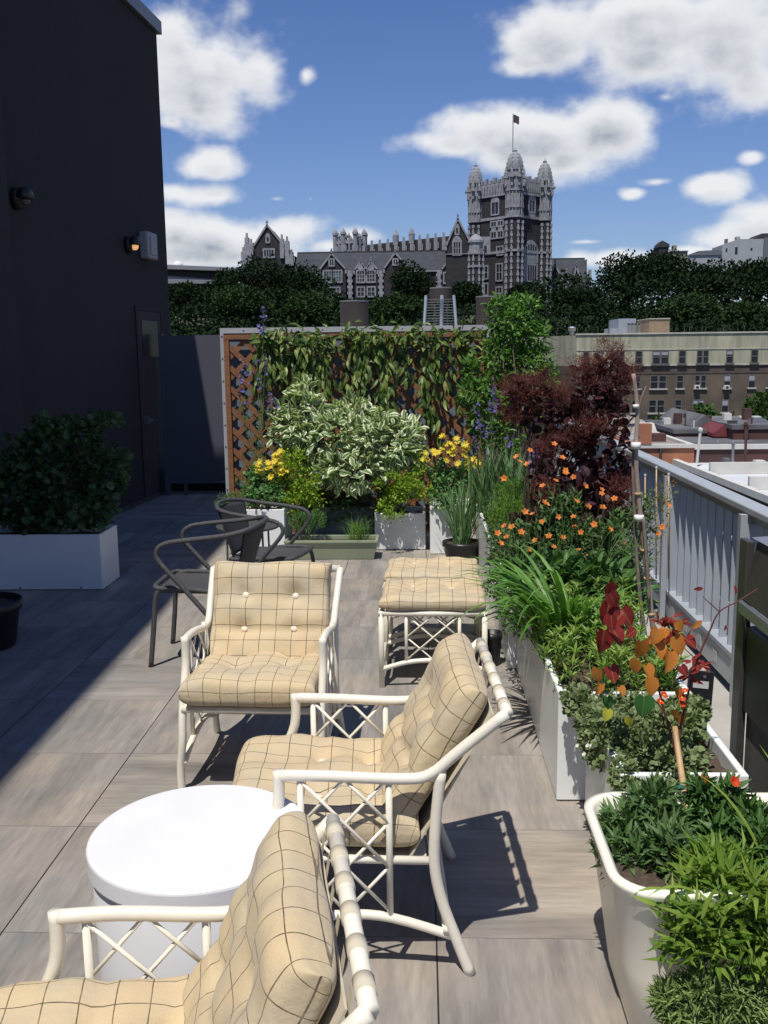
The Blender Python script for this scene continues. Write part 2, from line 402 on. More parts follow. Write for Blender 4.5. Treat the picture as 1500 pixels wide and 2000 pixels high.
STEMG = mat('green_stem', (.10, .17, .05), .6)
STEMR = mat('red_brown_stem', (.12, .035, .025), .6)
TAPE = mat('white_tape', (.75, .74, .72), .6)

sheet('terrace_floor', -6, .95, -3, 11.4, 0, tile_material(), .05)
sheet('concrete_walkway', .95, 1.62, -3, 11.4, .0, CONC, .05)
b_ = MB(); b_.box(-14, 1.62, -6, 11.4, -13.0, -.052); tag(b_.build('terrace_substructure', CONC), kind='structure')

# dark stucco rooftop building on the left: low end with the door, taller part nearer
def wallx(Y): return -2.96-(10.96-Y)*.07
bl = thing('penthouse_building', (-3.3, 9, 0), 'tall dark charcoal stucco rooftop building with flat coping on the left', 'building')
q = MB()
ya, yb = 7.3, 11.33
q.add([(wallx(ya), ya, 0), (wallx(yb), yb, 0), (-9, yb, 0), (-9, ya, 0), (wallx(ya), ya, 5.12), (wallx(yb), yb, 5.12), (-9, yb, 5.12), (-9, ya, 5.12)],
      [(0,1,5,4), (1,2,6,5), (2,3,7,6), (3,0,4,7), (4,5,6,7)])
q.add([(-2.79, -4, 0), (-3.06, 7.3, 0), (-9, 7.3, 0), (-9, -4, 0), (-2.79, -4, 8.55), (-3.06, 7.3, 8.55), (-9, 7.3, 8.55), (-9, -4, 8.55)],
      [(0,1,5,4), (1,2,6,5), (2,3,7,6), (3,0,4,7), (4,5,6,7)])
q.build('wall', STUCCO, bl)
q = MB(); o_ = .05
q.add([(wallx(ya)+o_, 7.32, 5.123), (wallx(yb)+o_, yb+o_, 5.123), (-9, yb+o_, 5.123), (-9, 7.32, 5.123), (wallx(ya)+o_, 7.32, 5.26), (wallx(yb)+o_, yb+o_, 5.26), (-9, yb+o_, 5.26), (-9, 7.32, 5.26)],
      [(0,1,5,4), (1,2,6,5), (2,3,7,6), (3,0,4,7), (4,5,6,7), (3,2,1,0)])
q.build('roof_coping', mat('grey_metal_coping', (.17, .17, .19), .4, .3), bl)
# door set in the wall, its frame and its upper glass
wd = Vector((wallx(11)-wallx(10.2), .8, 0)).normalized(); wn_ = Vector((wd.y, -wd.x, 0))
def wbox(q, y0, y1, z0, z1, d0, d1):
    a = Vector((wallx(y0), y0, 0)); b = Vector((wallx(y1), y1, 0)); v = []
    for z in (z0, z1):
        for d in (d0, d1):
            for p in (a, b): v.append((p.x+wn_.x*d, p.y+wn_.y*d, z))
    q.add(v, [(0,2,3,1), (4,5,7,6), (0,1,5,4), (2,6,7,3), (0,4,6,2), (1,3,7,5)])
q = MB(); wbox(q, 10.25, 10.98, .02, 2.05, .003, .008); dr = q.build('door', mat('black_door_paint', (.027, .024, .027), .8), bl)
q = MB(); wbox(q, 10.20, 10.25, 0, 2.10, .003, .014); wbox(q, 10.98, 11.03, 0, 2.10, .003, .014); wbox(q, 10.25, 10.98, 2.055, 2.10, .003, .014); q.build('door_frame', mat('door_frame_grey', (.026, .023, .026), .9), bl)
q = MB(); wbox(q, 10.36, 10.86, 1.56, 1.95, .010, .013); q.build('window_pane', mat('dark_glass', (.022, .027, .024), .25), dr)
q = MB(); wbox(q, 10.28, 10.42, .87, .89, .05, .07); wbox(q, 10.29, 10.32, .84, .93, .010, .06); q.build('handle', STEEL, dr)
q = MB(); wbox(q, 8, 11.3, 0, .05, .002, .02); q.build('base_trim', mat('trim_dark', (.05, .046, .046), .8), bl)

# wall lights and the small loudspeaker
def wp(y, z, d=0.): return Vector((wallx(y)+wn_.x*d, y+wn_.y*d, z))
def round_light(y, z, lit, label):
    t = thing('wall_light', wp(y, z), label, 'wall light', 'round lights on the dark wall')
    q = MB(); M = wn_.to_track_quat('Z', 'Y').to_matrix().to_4x4(); M.translation = wp(y, z)
    q.lathe([(.001, .0), (.085, .002), (.085, .03), (.075, .06), (.05, .075), (.001, .08)], (0, 0, 0), 20); q.V = [np.array([M @ Vector(v) for v in q.V[0]])]
    q.build('housing', mat('bronze_housing', (.03, .026, .024), .45, .4), t, True)
    q = MB(); q.lathe([(.05, -.004), (.045, -.03), (.03, -.05), (.001, -.055)], tuple(wp(y, z, .075)+Vector((0, 0, .0))), 16)
    lm = mat('warm_lens', (.9, .6, .3), .3) if lit else mat('dark_lens', (.08, .07, .06), .3)
    if lit:
        bb = lm.node_tree.nodes['Principled BSDF']; bb.inputs['Emission Color'].default_value = (1, .5, .18, 1); bb.inputs['Emission Strength'].default_value = .7
    q.build('lens', lm, t, True)
    q = MB(); M2 = M.copy(); q.lathe([(.06, .05), (.085, .06), (.085, .125), (.05, .14)], (0, 0, 0), 20); V = q.V[0]; V[:, 1] = np.where(V[:, 1] > 0, V[:, 1], V[:, 1]*.1)
    q.V = [np.array([M @ Vector(v) for v in V])]; q.build('hood', MATS['bronze_housing'], t, True)
round_light(10.08, 2.70, True, 'small round wall light glowing warm beside the grey speaker box')
round_light(7.72, 2.80, False, 'unlit dark round wall light at the left edge of the picture')
sp = thing('wall_speaker', wp(10.6, 2.74), 'light grey box shaped wall speaker above the dark door', 'speaker')
q = MB(); wbox(q, 10.42, 10.72, 2.60, 2.88, .004, .11); q.build('cabinet', mat('speaker_grey', (.30, .30, .31), .5), sp, bevel=.02)
q = MB(); wbox(q, 10.47, 10.67, 2.64, 2.84, .112, .122); q.build('grille', mat('speaker_grille', (.42, .42, .43), .7, bump=.8, bscale=400), sp, bevel=.008)

# gate behind the fence and the metal privacy fence with its cedar trellis
q = MB(); q.box(-3.2, 1.5, 11.05, 11.2, .002, .34); tag(q.build('added_gate_gap_strip', STUCCO), kind='structure')  # added dark strip, hides the sunlit ground seen through the gap under the gate
g_ = thing('metal_gate', (-2.4, 10.7, 0), 'slate blue sheet metal gate between dark wall and fence', 'gate')
q = MB(); q.box(-2.86, -1.6, 10.68, 10.72, .14, 1.79); q.build('panel', GATEM, g_)
q = MB(); q.box(-2.90, -2.862, 10.65, 10.75, 0, 1.81); q.box(-2.862, -1.6, 10.66, 10.677, .14, .17); q.box(-2.70, -2.66, 10.69, 10.71, 0, .139); q.build('frame', GATEM, g_)
FY = 8.3
p0 = at(429, 641, FY); p1 = at(946, 637, FY); FZ = p0.z; FX0 = p0.x; FX1 = .56
fe = thing('privacy_fence', (-.6, FY, 0), 'blue grey sheet metal privacy fence behind the cedar trellis', 'fence')
q = MB(); q.box(FX0+.03, FX1, FY+.03, FY+.06, .03, FZ-.045); q.build('panel', PANELG, fe)
q = MB(); q.box(FX0, FX0+.03, FY, FY+.08, 0, FZ); q.box(FX0+.03, FX1, FY, FY+.08, FZ-.045, FZ); q.box(FX1, FX1+.03, FY, FY+.08, 0, FZ); q.build('frame', ALU, fe)
for i in range(9): q = MB(); q.box(FX0+.009, FX0+.021, FY-.003, FY-.0005, .2+.19*i, .212+.19*i); q.build('rivet', STEELD, fe)
for i in range(14): q = MB(); q.box(FX0+.2+.17*i, FX0+.21+.17*i, FY-.003, FY-.0005, FZ-.028, FZ-.018); q.build('rivet', STEELD, fe)
tr = thing('trellis', (-.6, FY-.06, 0), 'reddish brown cedar lattice trellis fixed to the grey fence', 'trellis')
TY = FY-.035; TZ = at(600, 652, TY).z; tx = [at(x, 700, TY).x for x in (444, 567, 705, 850, 940)]
q = MB()
for i, x in enumerate(tx):
    w = .022 if i in (0, 4) else .035
    q = MB(); q.box(x-w, x+w, TY-.03, TY+.01, .02, TZ-.041); q.build('post', WOOD, tr)
q = MB(); q.box(tx[0]-.022, tx[4]+.022, TY-.032, TY+.012, TZ-.04, TZ); q.build('top_rail', WOOD, tr)
q = MB(); q.box(tx[0]+.024, tx[4]-.024, TY-.02, TY+.008, .02, .06); q.build('bottom_rail', WOOD, tr)
def lattice(q, x0, x1, z0, z1, y, w, sp, th):
    for sgn, yy in ((1, y-th), (-1, y)):
        c = -3.
        while c < 5:
            # line x*sgn + z = c  clipped to the rectangle
            pts = []
            for x in (x0, x1):
                z = c-sgn*x
                if z0 <= z <= z1: pts.append((x, z))
            for z in (z0, z1):
                x = (c-z)*sgn
                if x0 < x < x1: pts.append((x, z))
            if len(pts) >= 2 and abs(pts[0][0]-pts[1][0]) > .03:
                a, b = pts[:2]; d = Vector((b[0]-a[0], 0, b[1]-a[1])); L = d.length; d.normalize(); n = Vector((-d.z, 0, d.x))*w/2
                A = Vector((a[0], yy, a[1])); B = Vector((b[0], yy, b[1])); t = Vector((0, th*.95, 0))
                q.add([A-n, B-n, B+n, A+n, A-n+t, B-n+t, B+n+t, A+n+t], [(0,1,2,3), (7,6,5,4), (0,4,5,1), (1,5,6,2), (2,6,7,3), (3,7,4,0)])
            c += sp*1.414
for i in range(4):
    q = MB(); lattice(q, tx[i]+.02, tx[i+1]-.02, .06, TZ-.04, TY-.008, .044, .125, .008); q.build('lattice_panel', WOOD, tr)

# ---------------------------------------------------------------- railing
ra = thing('steel_railing', (1.43, 6, 0), 'grey blue steel railing with flat vertical bars along the roof edge', 'railing')
RX = 1.44; RY0, RY1 = -1., 10.6
q = MB(); q.box(RX-.045, RX+.045, RY0, RY1, .868, .90); q.build('top_rail', RAILP, ra, bevel=.006)
q = MB(); q.box(RX-.012, RX+.012, RY0, RY1, .828, .866); q.build('sub_rail', RAILP, ra)
q = MB(); q.box(RX-.04, RX+.03, RY0, RY1, .185, .205); q.box(RX-.03, RX-.022, RY0, RY1, .05, .184); q.build('bottom_rail', RAILP, ra)
posts = []; y = 5.42
while y > RY0: y -= 1.3
while y < RY1:
    posts.append(y); y += 1.3
for y in posts:
    q = MB(); q.box(RX-.045, RX+.085, y-.012, y, .206, .827); q.box(RX-.075, RX-.046, y-.025, y+.012, .0, .867); q.build('post', RAILP, ra)
k = 0
for py_ in posts:
    for i in range(1, 10):
        y = py_+i*.13
        if y > RY1-.1: break
        q = MB(); q.box(RX-.014, RX+.021, y-.006, y+.006, .206, .827); q.build('bar', RAILP, ra); k += 1
pl_ = mat('pale_gap_daylight', (.45, .44, .42), .5)  # pale squares stand in for daylight through gaps below the bottom rail
y = 3.2
while y < 7: q = MB(); q.box(RX-.034, RX-.031, y-.028, y+.028, .085, .14); q.build('pale_gap_square', pl_, ra); y += .26
cu = MB(); cu.box(1.47, 1.62, -3, 11.4, .002, .12); tag(cu.build('parapet_kerb', mat('kerb_dark', (.08, .085, .10), .8)), kind='structure')

# ================================================================ PLANTERS
def box_planter(label, x0, x1, y0, y1, h, group, m=WHITE, wall=.022, name='planter_box', taper=0.):
    t = thing(name, ((x0+x1)/2, (y0+y1)/2, 0), label, 'planter', group); q = MB()
    w = wall
    def ring(ins, z): return [(x0+ins, y0+ins, z), (x1-ins, y0+ins, z), (x1-ins, y1-ins, z), (x0+ins, y1-ins, z)]
    V = ring(taper, .004)+ring(0, h)+ring(w, h)+ring(w, h-.10)
    F = [(3,2,1,0)]
    for a in (0, 4, 8):
        for k in range(4): F.append((a+k, a+(k+1) % 4, a+4+(k+1) % 4, a+4+k))
    q.add(V, F); q.build('box', m, t, bevel=.004)
    q = MB(); n = 14; gx = np.linspace(x0+w*.9, x1-w*.9, n); gy = np.linspace(y0+w*.9, y1-w*.9, n); V = []
    for a in gx:
        for b in gy: V.append((a, b, h-.05+rnd.uniform(-.008, .012)))
    q.add(V, [(i*n+j, (i+1)*n+j, (i+1)*n+j+1, i*n+j+1) for i in range(n-1) for j in range(n-1)]); q.build('soil', SOIL, t, True)
    return t
WG = 'white box planters'
lp = box_planter('white box planter in the shade by the dark wall', -3.2, -2.17, 6.27, 6.64, .385, WG)
for x in (-2.74, -2.32): q = MB(); q.add([(x+.007*math.cos(a), 6.268, .018+.007*math.sin(a)) for a in np.linspace(0, 2*PI, 8, endpoint=False)], [tuple(range(8))]); q.build('drain_hole', BLACKP, lp)
box_planter('white box planter behind the wicker chairs at the trellis corner', -1.47, -1.06, 7.25, 7.68, .39, WG)
box_planter('low white planter under the chartreuse spurge, right of the olive trough', -.38, .03, 7.58, 7.95, .30, WG)
box_planter('white box planter behind the black iris pot', .065, .40, 7.4, 7.82, .38, WG)
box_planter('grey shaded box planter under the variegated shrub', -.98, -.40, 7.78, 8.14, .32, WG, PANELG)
for (a, b), lb in zip(((6.02, 7.42), (4.62, 6.0), (3.19, 4.60)), ('farthest white planter of the long row beside the railing', 'middle white planter of the row, behind the ottomans on the right', 'white planter under the daylily with its front end facing the viewer')):
    box_planter(lb, .425 if a > 4 else .47, .93, a, b, .40, WG)
box_planter('nearest white box planter, full of small creeping leaves', .55, .905, 2.54, 3.08, .40, WG)
# olive trough
t = thing('trough_planter', (-.7, 7.3, 0), 'olive green plastic trough planter on the floor under the variegated shrub', 'planter'); q = MB()
a = fl(562, 1078); b = fl(733, 1080); yy = 7.3; s_ = yy/a.y
OX0, OX1 = at(567, 1070, yy).x, at(731, 1070, yy).x
def trough(q, x0, x1, y0, y1, z0, z1, fl_, lip):
    def ring(e, z): return [(x0-e, y0-e, z), (x1+e, y0-e, z), (x1+e, y1+e, z), (x0-e, y1+e, z)]
    V = ring(0, z0)+ring(fl_, z1-.02)+ring(fl_+lip, z1-.02)+ring(fl_+lip, z1)+ring(fl_-.01, z1)+ring(fl_-.012, z1-.06); F = [(3,2,1,0)]
    for r in range(5):
        for k in range(4): F.append((r*4+k, r*4+(k+1) % 4, r*4+4+(k+1) % 4, r*4+4+k))
    q.add(V, F)
trough(q, OX0, OX1, 7.22, 7.40, .003, .155, .022, .012); q.build('trough', OLIVE, t, bevel=.003)
q = MB(); q.box(OX0-.012, OX1+.012, 7.205, 7.415, .09, .125); q.build('soil', SOIL, t)
# round black pots
def round_pot(name, label, c, r, h, m=BLACKP, group=None):
    t = thing(name, (c[0], c[1], c[2]), label, 'plant pot', group); q = MB()
    q.lathe([(r*.74, .002), (r*.78, .01), (r*.93, h*.78), (r*1.0, h*.8), (r*1.02, h), (r*.93, h), (r*.9, h*.86)], c, 28); q.build('pot', m, t, True)
    q = MB(); q.lathe([(.001, h*.89), (r*.9, h*.87)], c, 20); q.build('soil', SOIL, t); return t
ip = fl(902, 1090, 0); ipc = (.30, 7.10, 0); round_pot('plant_pot', 'round black plastic pot holding the tall iris blades', ipc, .145, .165)
round_pot('plant_pot', 'large black round pot in deep shade at the left edge', (-2.40, 5.0, 0), .2, .26)
pb = at(965, 1275, 4.65); round_pot('plant_pot', 'black round pot standing behind the reclined chair back', (pb.x-.01, 4.70, 0), .055, .17)
pc = at(1335, 1212, 5.0); round_pot('plant_pot', 'small empty black pot under the railing', (1.27, 4.95, 0), .055, .09)
# cream tub in the foreground
t = thing('tub_planter', (.75, 2.15, 0), 'large cream glossy planter with rounded corners in the right foreground', 'planter'); q = MB()
def rrect(x0, x1, y0, y1, r, z, k=8):
    o = []
    for cx, cy, a0 in ((x1-r, y1-r, 0), (x0+r, y1-r, PI/2), (x0+r, y0+r, PI), (x1-r, y0+r, 1.5*PI)):
        for i in range(k+1): an = a0+PI/2*i/k; o.append((cx+r*math.cos(an), cy+r*math.sin(an), z))
    return o
CT = .425
rings = [rrect(.50, 1.0, 1.97, 2.33, .07, .0), rrect(.475, 1.02, 1.94, 2.345, .085, .02), rrect(.45, 1.06, 1.92, 2.36, .09, .2), rrect(.42, 1.09, 1.905, 2.375, .095, CT-.03), rrect(.408, 1.10, 1.895, 2.385, .10, CT-.01),
         rrect(.408, 1.10, 1.895, 2.385, .10, CT), rrect(.424, 1.085, 1.911, 2.369, .09, CT+.004), rrect(.434, 1.075, 1.921, 2.359, .08, CT-.006), rrect(.45, 1.06, 1.94, 2.34, .07, CT-.12)]
n = len(rings[0]); V = [p for r in rings for p in r]; F = [tuple(range(n-1, -1, -1))]
for r in range(len(rings)-1):
    for k in range(n): F.append((r*n+k, r*n+(k+1) % n, (r+1)*n+(k+1) % n, (r+1)*n+k))
q.add(V, F); q.build('tub', TUB, t, True)
q = MB(); q.add(rrect(.44, 1.07, 1.93, 2.35, .08, CT-.07), [tuple(range(n))]); q.build('soil', SOIL, t)

# ================================================================ FURNITURE
def plaid_material():
    m = bpy.data.materials.new('faded_plaid_canvas'); m.use_nodes = True; g = NT(m.node_tree); b = m.node_tree.nodes['Principled BSDF']
    u, v, _ = g.sep(g.node('ShaderNodeUVMap').outputs[0]); co = g.node('ShaderNodeTexCoord').outputs['Object']
    wob = g.math('MULTIPLY', g.math('SUBTRACT', g.noise(co, 9., 2.), .5), .10)
    def line(t, off, w):
        f = g.math('FRACT', g.math('ADD', g.math('ADD', t, wob), off)); return g.math('LESS_THAN', g.math('ABSOLUTE', g.math('SUBTRACT', f, .5)), w)
    ln = g.math('MAXIMUM', line(u, .0, .021), line(v, .3, .019))
    base = g.mix(g.mapr(g.noise(co, 5., 4.), .36, .66), (.61, .48, .285, 1), (.50, .43, .31, 1))
    base = g.mix(g.mapr(g.noise(co, 2.3, 3.), .45, .62, 0, .75), base, (.63, .45, .25, 1))
    base = g.mix(g.mapr(g.noise(co, 380., 2.), .3, .7, 0, .25), base, (.34, .30, .22, 1))
    base = g.mix(g.math('MULTIPLY', ln, g.mapr(g.noise(co, 45., 3.), .3, .6, .62, .95)), base, (.085, .06, .035, 1))
    g.put(b.inputs['Base Color'], base); b.inputs['Roughness'].default_value = .95; b.inputs['Specular IOR Level'].default_value = .15
    b.inputs['Sheen Weight'].default_value = .15
    bm = g.node('ShaderNodeBump'); bm.inputs['Strength'].default_value = .45; bm.inputs['Distance'].default_value = .012
    g.put(bm.inputs['Height'], g.math('ADD', g.noise(co, 14., 4., .6), g.math('MULTIPLY', g.noise(co, 300., 2.), .06))); g.l.new(bm.outputs[0], b.inputs['Normal'])
    return m
PLAID = plaid_material()
STRAP = mat('beige_strap', (.58, .52, .40), .8, var=.1, vscale=30)
BUTTON = mat('pale_button', (.78, .68, .54), .6)
def cushion(parent, M, w, l, t, buttons, creases=(), name='cushion', rolls=(), n=44, pitch=.062, seed=0, sag=0., drape=0.):
    """box cushion in local coords x across, y along, z thick (z=0 underside); buttons/creases in cushion coords -1..1"""
    q = MB(); r = random.Random(seed); ph = [r.uniform(0, 6) for _ in range(6)]
    us = np.sin(np.linspace(-PI/2, PI/2, n)); V = []; U = []
    def H(u, v, side):
        e = max(0., (1-abs(u)**10)*(1-abs(v)**10))**.32
        h = t/2*e
        if side > 0:
            for (bu, bv) in buttons:
                d2 = ((u-bu)*w/2)**2+((v-bv)*l/2)**2; h -= .024*e*math.exp(-d2/.0009)+.007*math.exp(-d2/.006)
            for cv, dep in creases: h -= dep*e*math.exp(-(((v-cv-.05*(1-u*u)*(-1))*l/2)/.014)**2)*(1-.25*u*u)
            for cv, am, wd_ in rolls: h += am*e*math.exp(-(((v-cv)*l/2)/wd_)**2)
            h += e*(.004*math.sin(7*u+ph[0]+2*v)+.004*math.sin(6*v+ph[1]-3*u)+.0025*math.sin(17*u*v+ph[2]))
        return h
    for side in (1, -1):
        for i, u in enumerate(us):
            for j, v in enumerate(us):
                h = H(u, v, side)
                x = u*w/2*(1-.02*(1-abs(v)**2))+.004*math.sin(5*v+ph[3])*abs(u)**6; y = v*l/2+.004*math.sin(5*u+ph[4])*abs(v)**6
                z = t/2+side*h-sag*(1-(u*u))*(1-v*v)
                V.append(M @ Vector((x, y, z)))
                zz = (t/2-side*h) if side > 0 else (t/2+h)
                ed = (zz if side > 0 else zz)
                wu, wv = abs(u)**7, abs(v)**7
                U.append(((x+math.copysign(1, u)*wu*ed*.9)/pitch, (y+math.copysign(1, v)*wv*ed*.9)/pitch))
    F = []
    for s_ in (0, 1):
        o = s_*n*n
        for i in range(n-1):
            for j in range(n-1):
                f = (o+i*n+j, o+(i+1)*n+j, o+(i+1)*n+j+1, o+i*n+j+1); F.append(f if s_ == 0 else f[::-1])
    q.add(V, F, U)
    o = q.build(name, PLAID, parent, True)
    for (bu, bv) in buttons:
        b = MB(); b.lathe([(.0001, -.004), (.012, -.002), (.0135, .003), (.011, .007), (.0001, .009)], (bu*w/2, bv*l/2, t/2+H(bu, bv, 1)+.002), 12)
        b.V = [np.array([M @ Vector(p) for p in b.V[0]])]; b.build('button', BUTTON, o, True)
    return o
def basis(o, x, y):   # matrix from origin and two in-plane axes
    x = Vector(x).normalized(); z = x.cross(Vector(y)).normalized(); y = z.cross(x)
    m = Matrix((x, y, z)).transposed().to_4x4(); m.translation = Vector(o); return m
def rods(q, M, x, s0, s1, z0, z1, k, r):
    """crossing thin rods between two uprights: k diamonds high"""
    dz = (z1-z0)/k; w = s1-s0
    for i in range(k):
        a = z0+i*dz
        q.tube(tf(M, [(x, s0, a), (x, s1, a+dz)]), r, 6, smooth=False); q.tube(tf(M, [(x+.004, s1, a), (x+.004, s0, a+dz)]), r, 6, smooth=False)

def cane_net(q, M, x, s0, s1, z0, z1, r, n=2):
    """crossing thin rods clipped to the panel, n diamonds wide"""
    w = (s1-s0)/n; off = 0.
    for sg in (1, -1):
        c = -4.
        k = -int(4/w)
        for i in range(k, -k):
            pts = []
            for sx in (s0, s1):
                z = z1-sg*(sx-(s0+s1)/2)*1.08-i*w*2*.54*2/2
                if z0 <= z <= z1: pts.append((sx, z))
            for z in (z0, z1):
                sx = (s0+s1)/2+(z1-i*w*1.08-z)/(1.08*sg)
                if s0 < sx < s1: pts.append((sx, z))
            if len(pts) >= 2 and math.hypot(pts[0][0]-pts[1][0], pts[0][1]-pts[1][1]) > .03: q.tube(tf(M, [(x+(.004 if sg > 0 else -.001), *pts[0]), (x+(.004 if sg > 0 else -.001), *pts[1])]), r, 6, smooth=False)
def lattice_chair(label, pose, dims, seed, seat_w=.47):
    Wd, ha, La, sb, hb, sr, sf, Wb, hbd, Wf = dims; X, Y, th = pose
    M = frame((X, Y, 0), th); c0 = M @ Vector((0, .2, 0))
    t = thing('garden_armchair', (c0.x, c0.y, 0), label, 'armchair', 'cream cane-look armchairs with plaid cushions'); R = .0145
    for sd in (-1, 1):
        x = sd*Wd/2; xb = sd*Wb/2; xf = sd*Wf/2
        q = MB(); q.tube(tf(M, [(x, .003, ha-.004), (x, .12, ha-.008), (x, La-.06, hbd+.002), (x, La+.01, hbd+.014), (x+(xb-x)*.35, La+(sb-La)*.4, hbd+(hb-hbd)*.42), (xb, sb, hb)]), R, 12); q.build('arm', CREAMP, t, True)
        q = MB(); q.tube(tf(M, [(x, .002, ha+.008), (x, -.002, ha-.09), (x, -.045, ha-.19), (x, -.075, ha-.27), (x, -.088, .19), (xf, -.082, .09), (xf, sf, .0)]), R, 12); q.build('leg', CREAMP, t, True)
        q = MB(); q.tube(tf(M, [(x, La+.035, hbd+.02), (x, La+.022, .42), (x, La+.018, .30), (x, La+.035, .2), (x+(xf-x)*.5, La+.07, .1), (xf, sr, .0)]), R, 12); q.build('leg', CREAMP, t, True)
        q = MB(); q.tube(tf(M, [(x, -.085, .105), (x, .03, .145), (x, .16, .162), (x, .28, .15), (x, La+.07, .095)]), R*.85, 10); q.build('side_stretcher', CREAMP, t, True)
        for s_ in (.055, .275):
            q = MB(); q.tube(tf(M, [(x, s_, .155), (x, s_, ha-.014)]), .0085, 8, smooth=False); q.build('side_upright', CREAMP, t, True)
        q = MB(); cane_net(q, M, x, .055, .275, .165, ha-.016, .0045); q.build('cane_lattice', CREAMP, t, True)
        q = MB(); q.tube(tf(M, [(sd*(Wd/2-.012), -.07, .318), (sd*(Wd/2-.012), La+.02, .298)]), .011, 8, smooth=False); q.build('seat_rail', CREAMP, t, True)
    q = MB(); q.tube(tf(M, [(-Wb/2, sb, hb), (Wb/2, sb, hb)]), R, 12, smooth=False); q.build('back_rail', CREAMP, t, True)
    q = MB(); q.tube(tf(M, [(-Wd/2, -.076, .31), (Wd/2, -.076, .31)]), .0125, 10, smooth=False); q.build('front_rail', CREAMP, t, True)
    q = MB(); q.tube(tf(M, [(-Wd/2, La+.02, .285), (Wd/2, La+.02, .285)]), .012, 10, smooth=False); q.build('rear_rail', CREAMP, t, True)
    q = MB(); q.tube(tf(M, [(-Wf/2, La+.05, .12), (Wf/2, La+.05, .12)]), .0125, 10, smooth=False); q.build('cross_stretcher', CREAMP, t, True)
    # fabric sling of the back with loops over the rail
    q = MB(); cw = Wd/2-.025
    dB = Vector((0, sb-.015-(La-.03), hb-.02-.30)); n_ = Vector((1, 0, 0)).cross(dB).normalized()
    base = Vector((0, La-.045, .30))
    for (z0, z1) in ((0, 1),):
        a = base; b_ = base+dB; q.add(tf(M, [(-cw, a.y, a.z), (cw, a.y, a.z), (cw, b_.y, b_.z), (-cw, b_.y, b_.z), (-cw, a.y+.004, a.z-.002), (cw, a.y+.004, a.z-.002), (cw, b_.y+.004, b_.z-.002), (-cw, b_.y+.004, b_.z-.002)]), [(0,1,2,3), (7,6,5,4), (0,4,5,1), (1,5,6,2), (2,6,7,3), (3,7,4,0)])
    q.build('back_sling', STRAP, t)
    for i in range(6):
        q = MB(); x = -Wb/2+.05+(Wb-.10)*i/5; q.tube(tf(M, [(x-.017, sb, hb), (x+.017, sb, hb)]), R+.0022, 14, smooth=False); a = tf(M, [(x-.015, sb-.019, hb), (x+.015, sb-.019, hb), (x+.015, sb-.028, hb-.05), (x-.015, sb-.028, hb-.05)]); q.add(a, [(0,1,2,3)]); q.build('strap', STRAP, t, True)
    q = MB(); sl = Vector((0, La+.06, -.022)); q.add(tf(M, [(-cw, -.065, .318), (cw, -.065, .318), (cw, La, .298), (-cw, La, .298), (-cw, -.065, .31), (cw, -.065, .31), (cw, La, .29), (-cw, La, .29)]), [(0,1,2,3), (7,6,5,4), (0,4,5,1), (1,5,6,2), (2,6,7,3), (3,7,4,0)]); q.build('seat_sling', STRAP, t)
    # seat cushion
    Ms = M @ basis((0, .098, .324), (1, 0, 0), (0, 1, -.055))
    cushion(t, Ms, Wd-.02, .51, .112, [(-.4, -.05), (.42, -.05), (-.4, .5), (.42, .5)], name='seat_cushion', seed=seed, creases=[(-.05, .006), (.5, .006)])
    # back cushion: front surface looks along -n
    up_b = Vector((0, sb-(La-.015), hb-.36)).normalized()
    Mb = M @ basis((0, (La-.055+sb-.02)/2, (.375+hb-.028)/2), (1, 0, 0), up_b)
    Mb = Mb @ Matrix.Translation((0, 0, .0))
    L = (Vector((0, sb, hb-.028))-Vector((0, La-.055, .375))).length+.06
    cushion(t, Mb, seat_w+.005, L, .095, [(-.42, -.28), (.42, -.28), (-.42, .34), (.42, .34)], name='back_cushion', seed=seed+5, creases=[(-.28, .014), (.34, .004)], rolls=[(.76, .018, .06), (.03, .005, .06)])
    return t
ARM = [((-.613, 3.331, 1.544), (.506,.549,.348,.514,.697,.469,-.082,.528,.510,.531), 'plaid cushioned cream armchair facing the viewer, behind the round white table'),
       ((-.374, 2.492, .052), (.543,.544,.370,.565,.700,.478,-.076,.582,.523,.572), 'plaid cushioned cream armchair in the middle, turned left and casting its shadow on the tiles'),
       ((-.637, 1.349, .182), (.524,.546,.357,.521,.684,.467,-.076,.547,.516,.548), 'nearest plaid armchair, cut by the bottom edge, turned left in front of the white drum')]
for i, (po, di, lb) in enumerate(ARM): lattice_chair(lb, po, di, i*3+1)

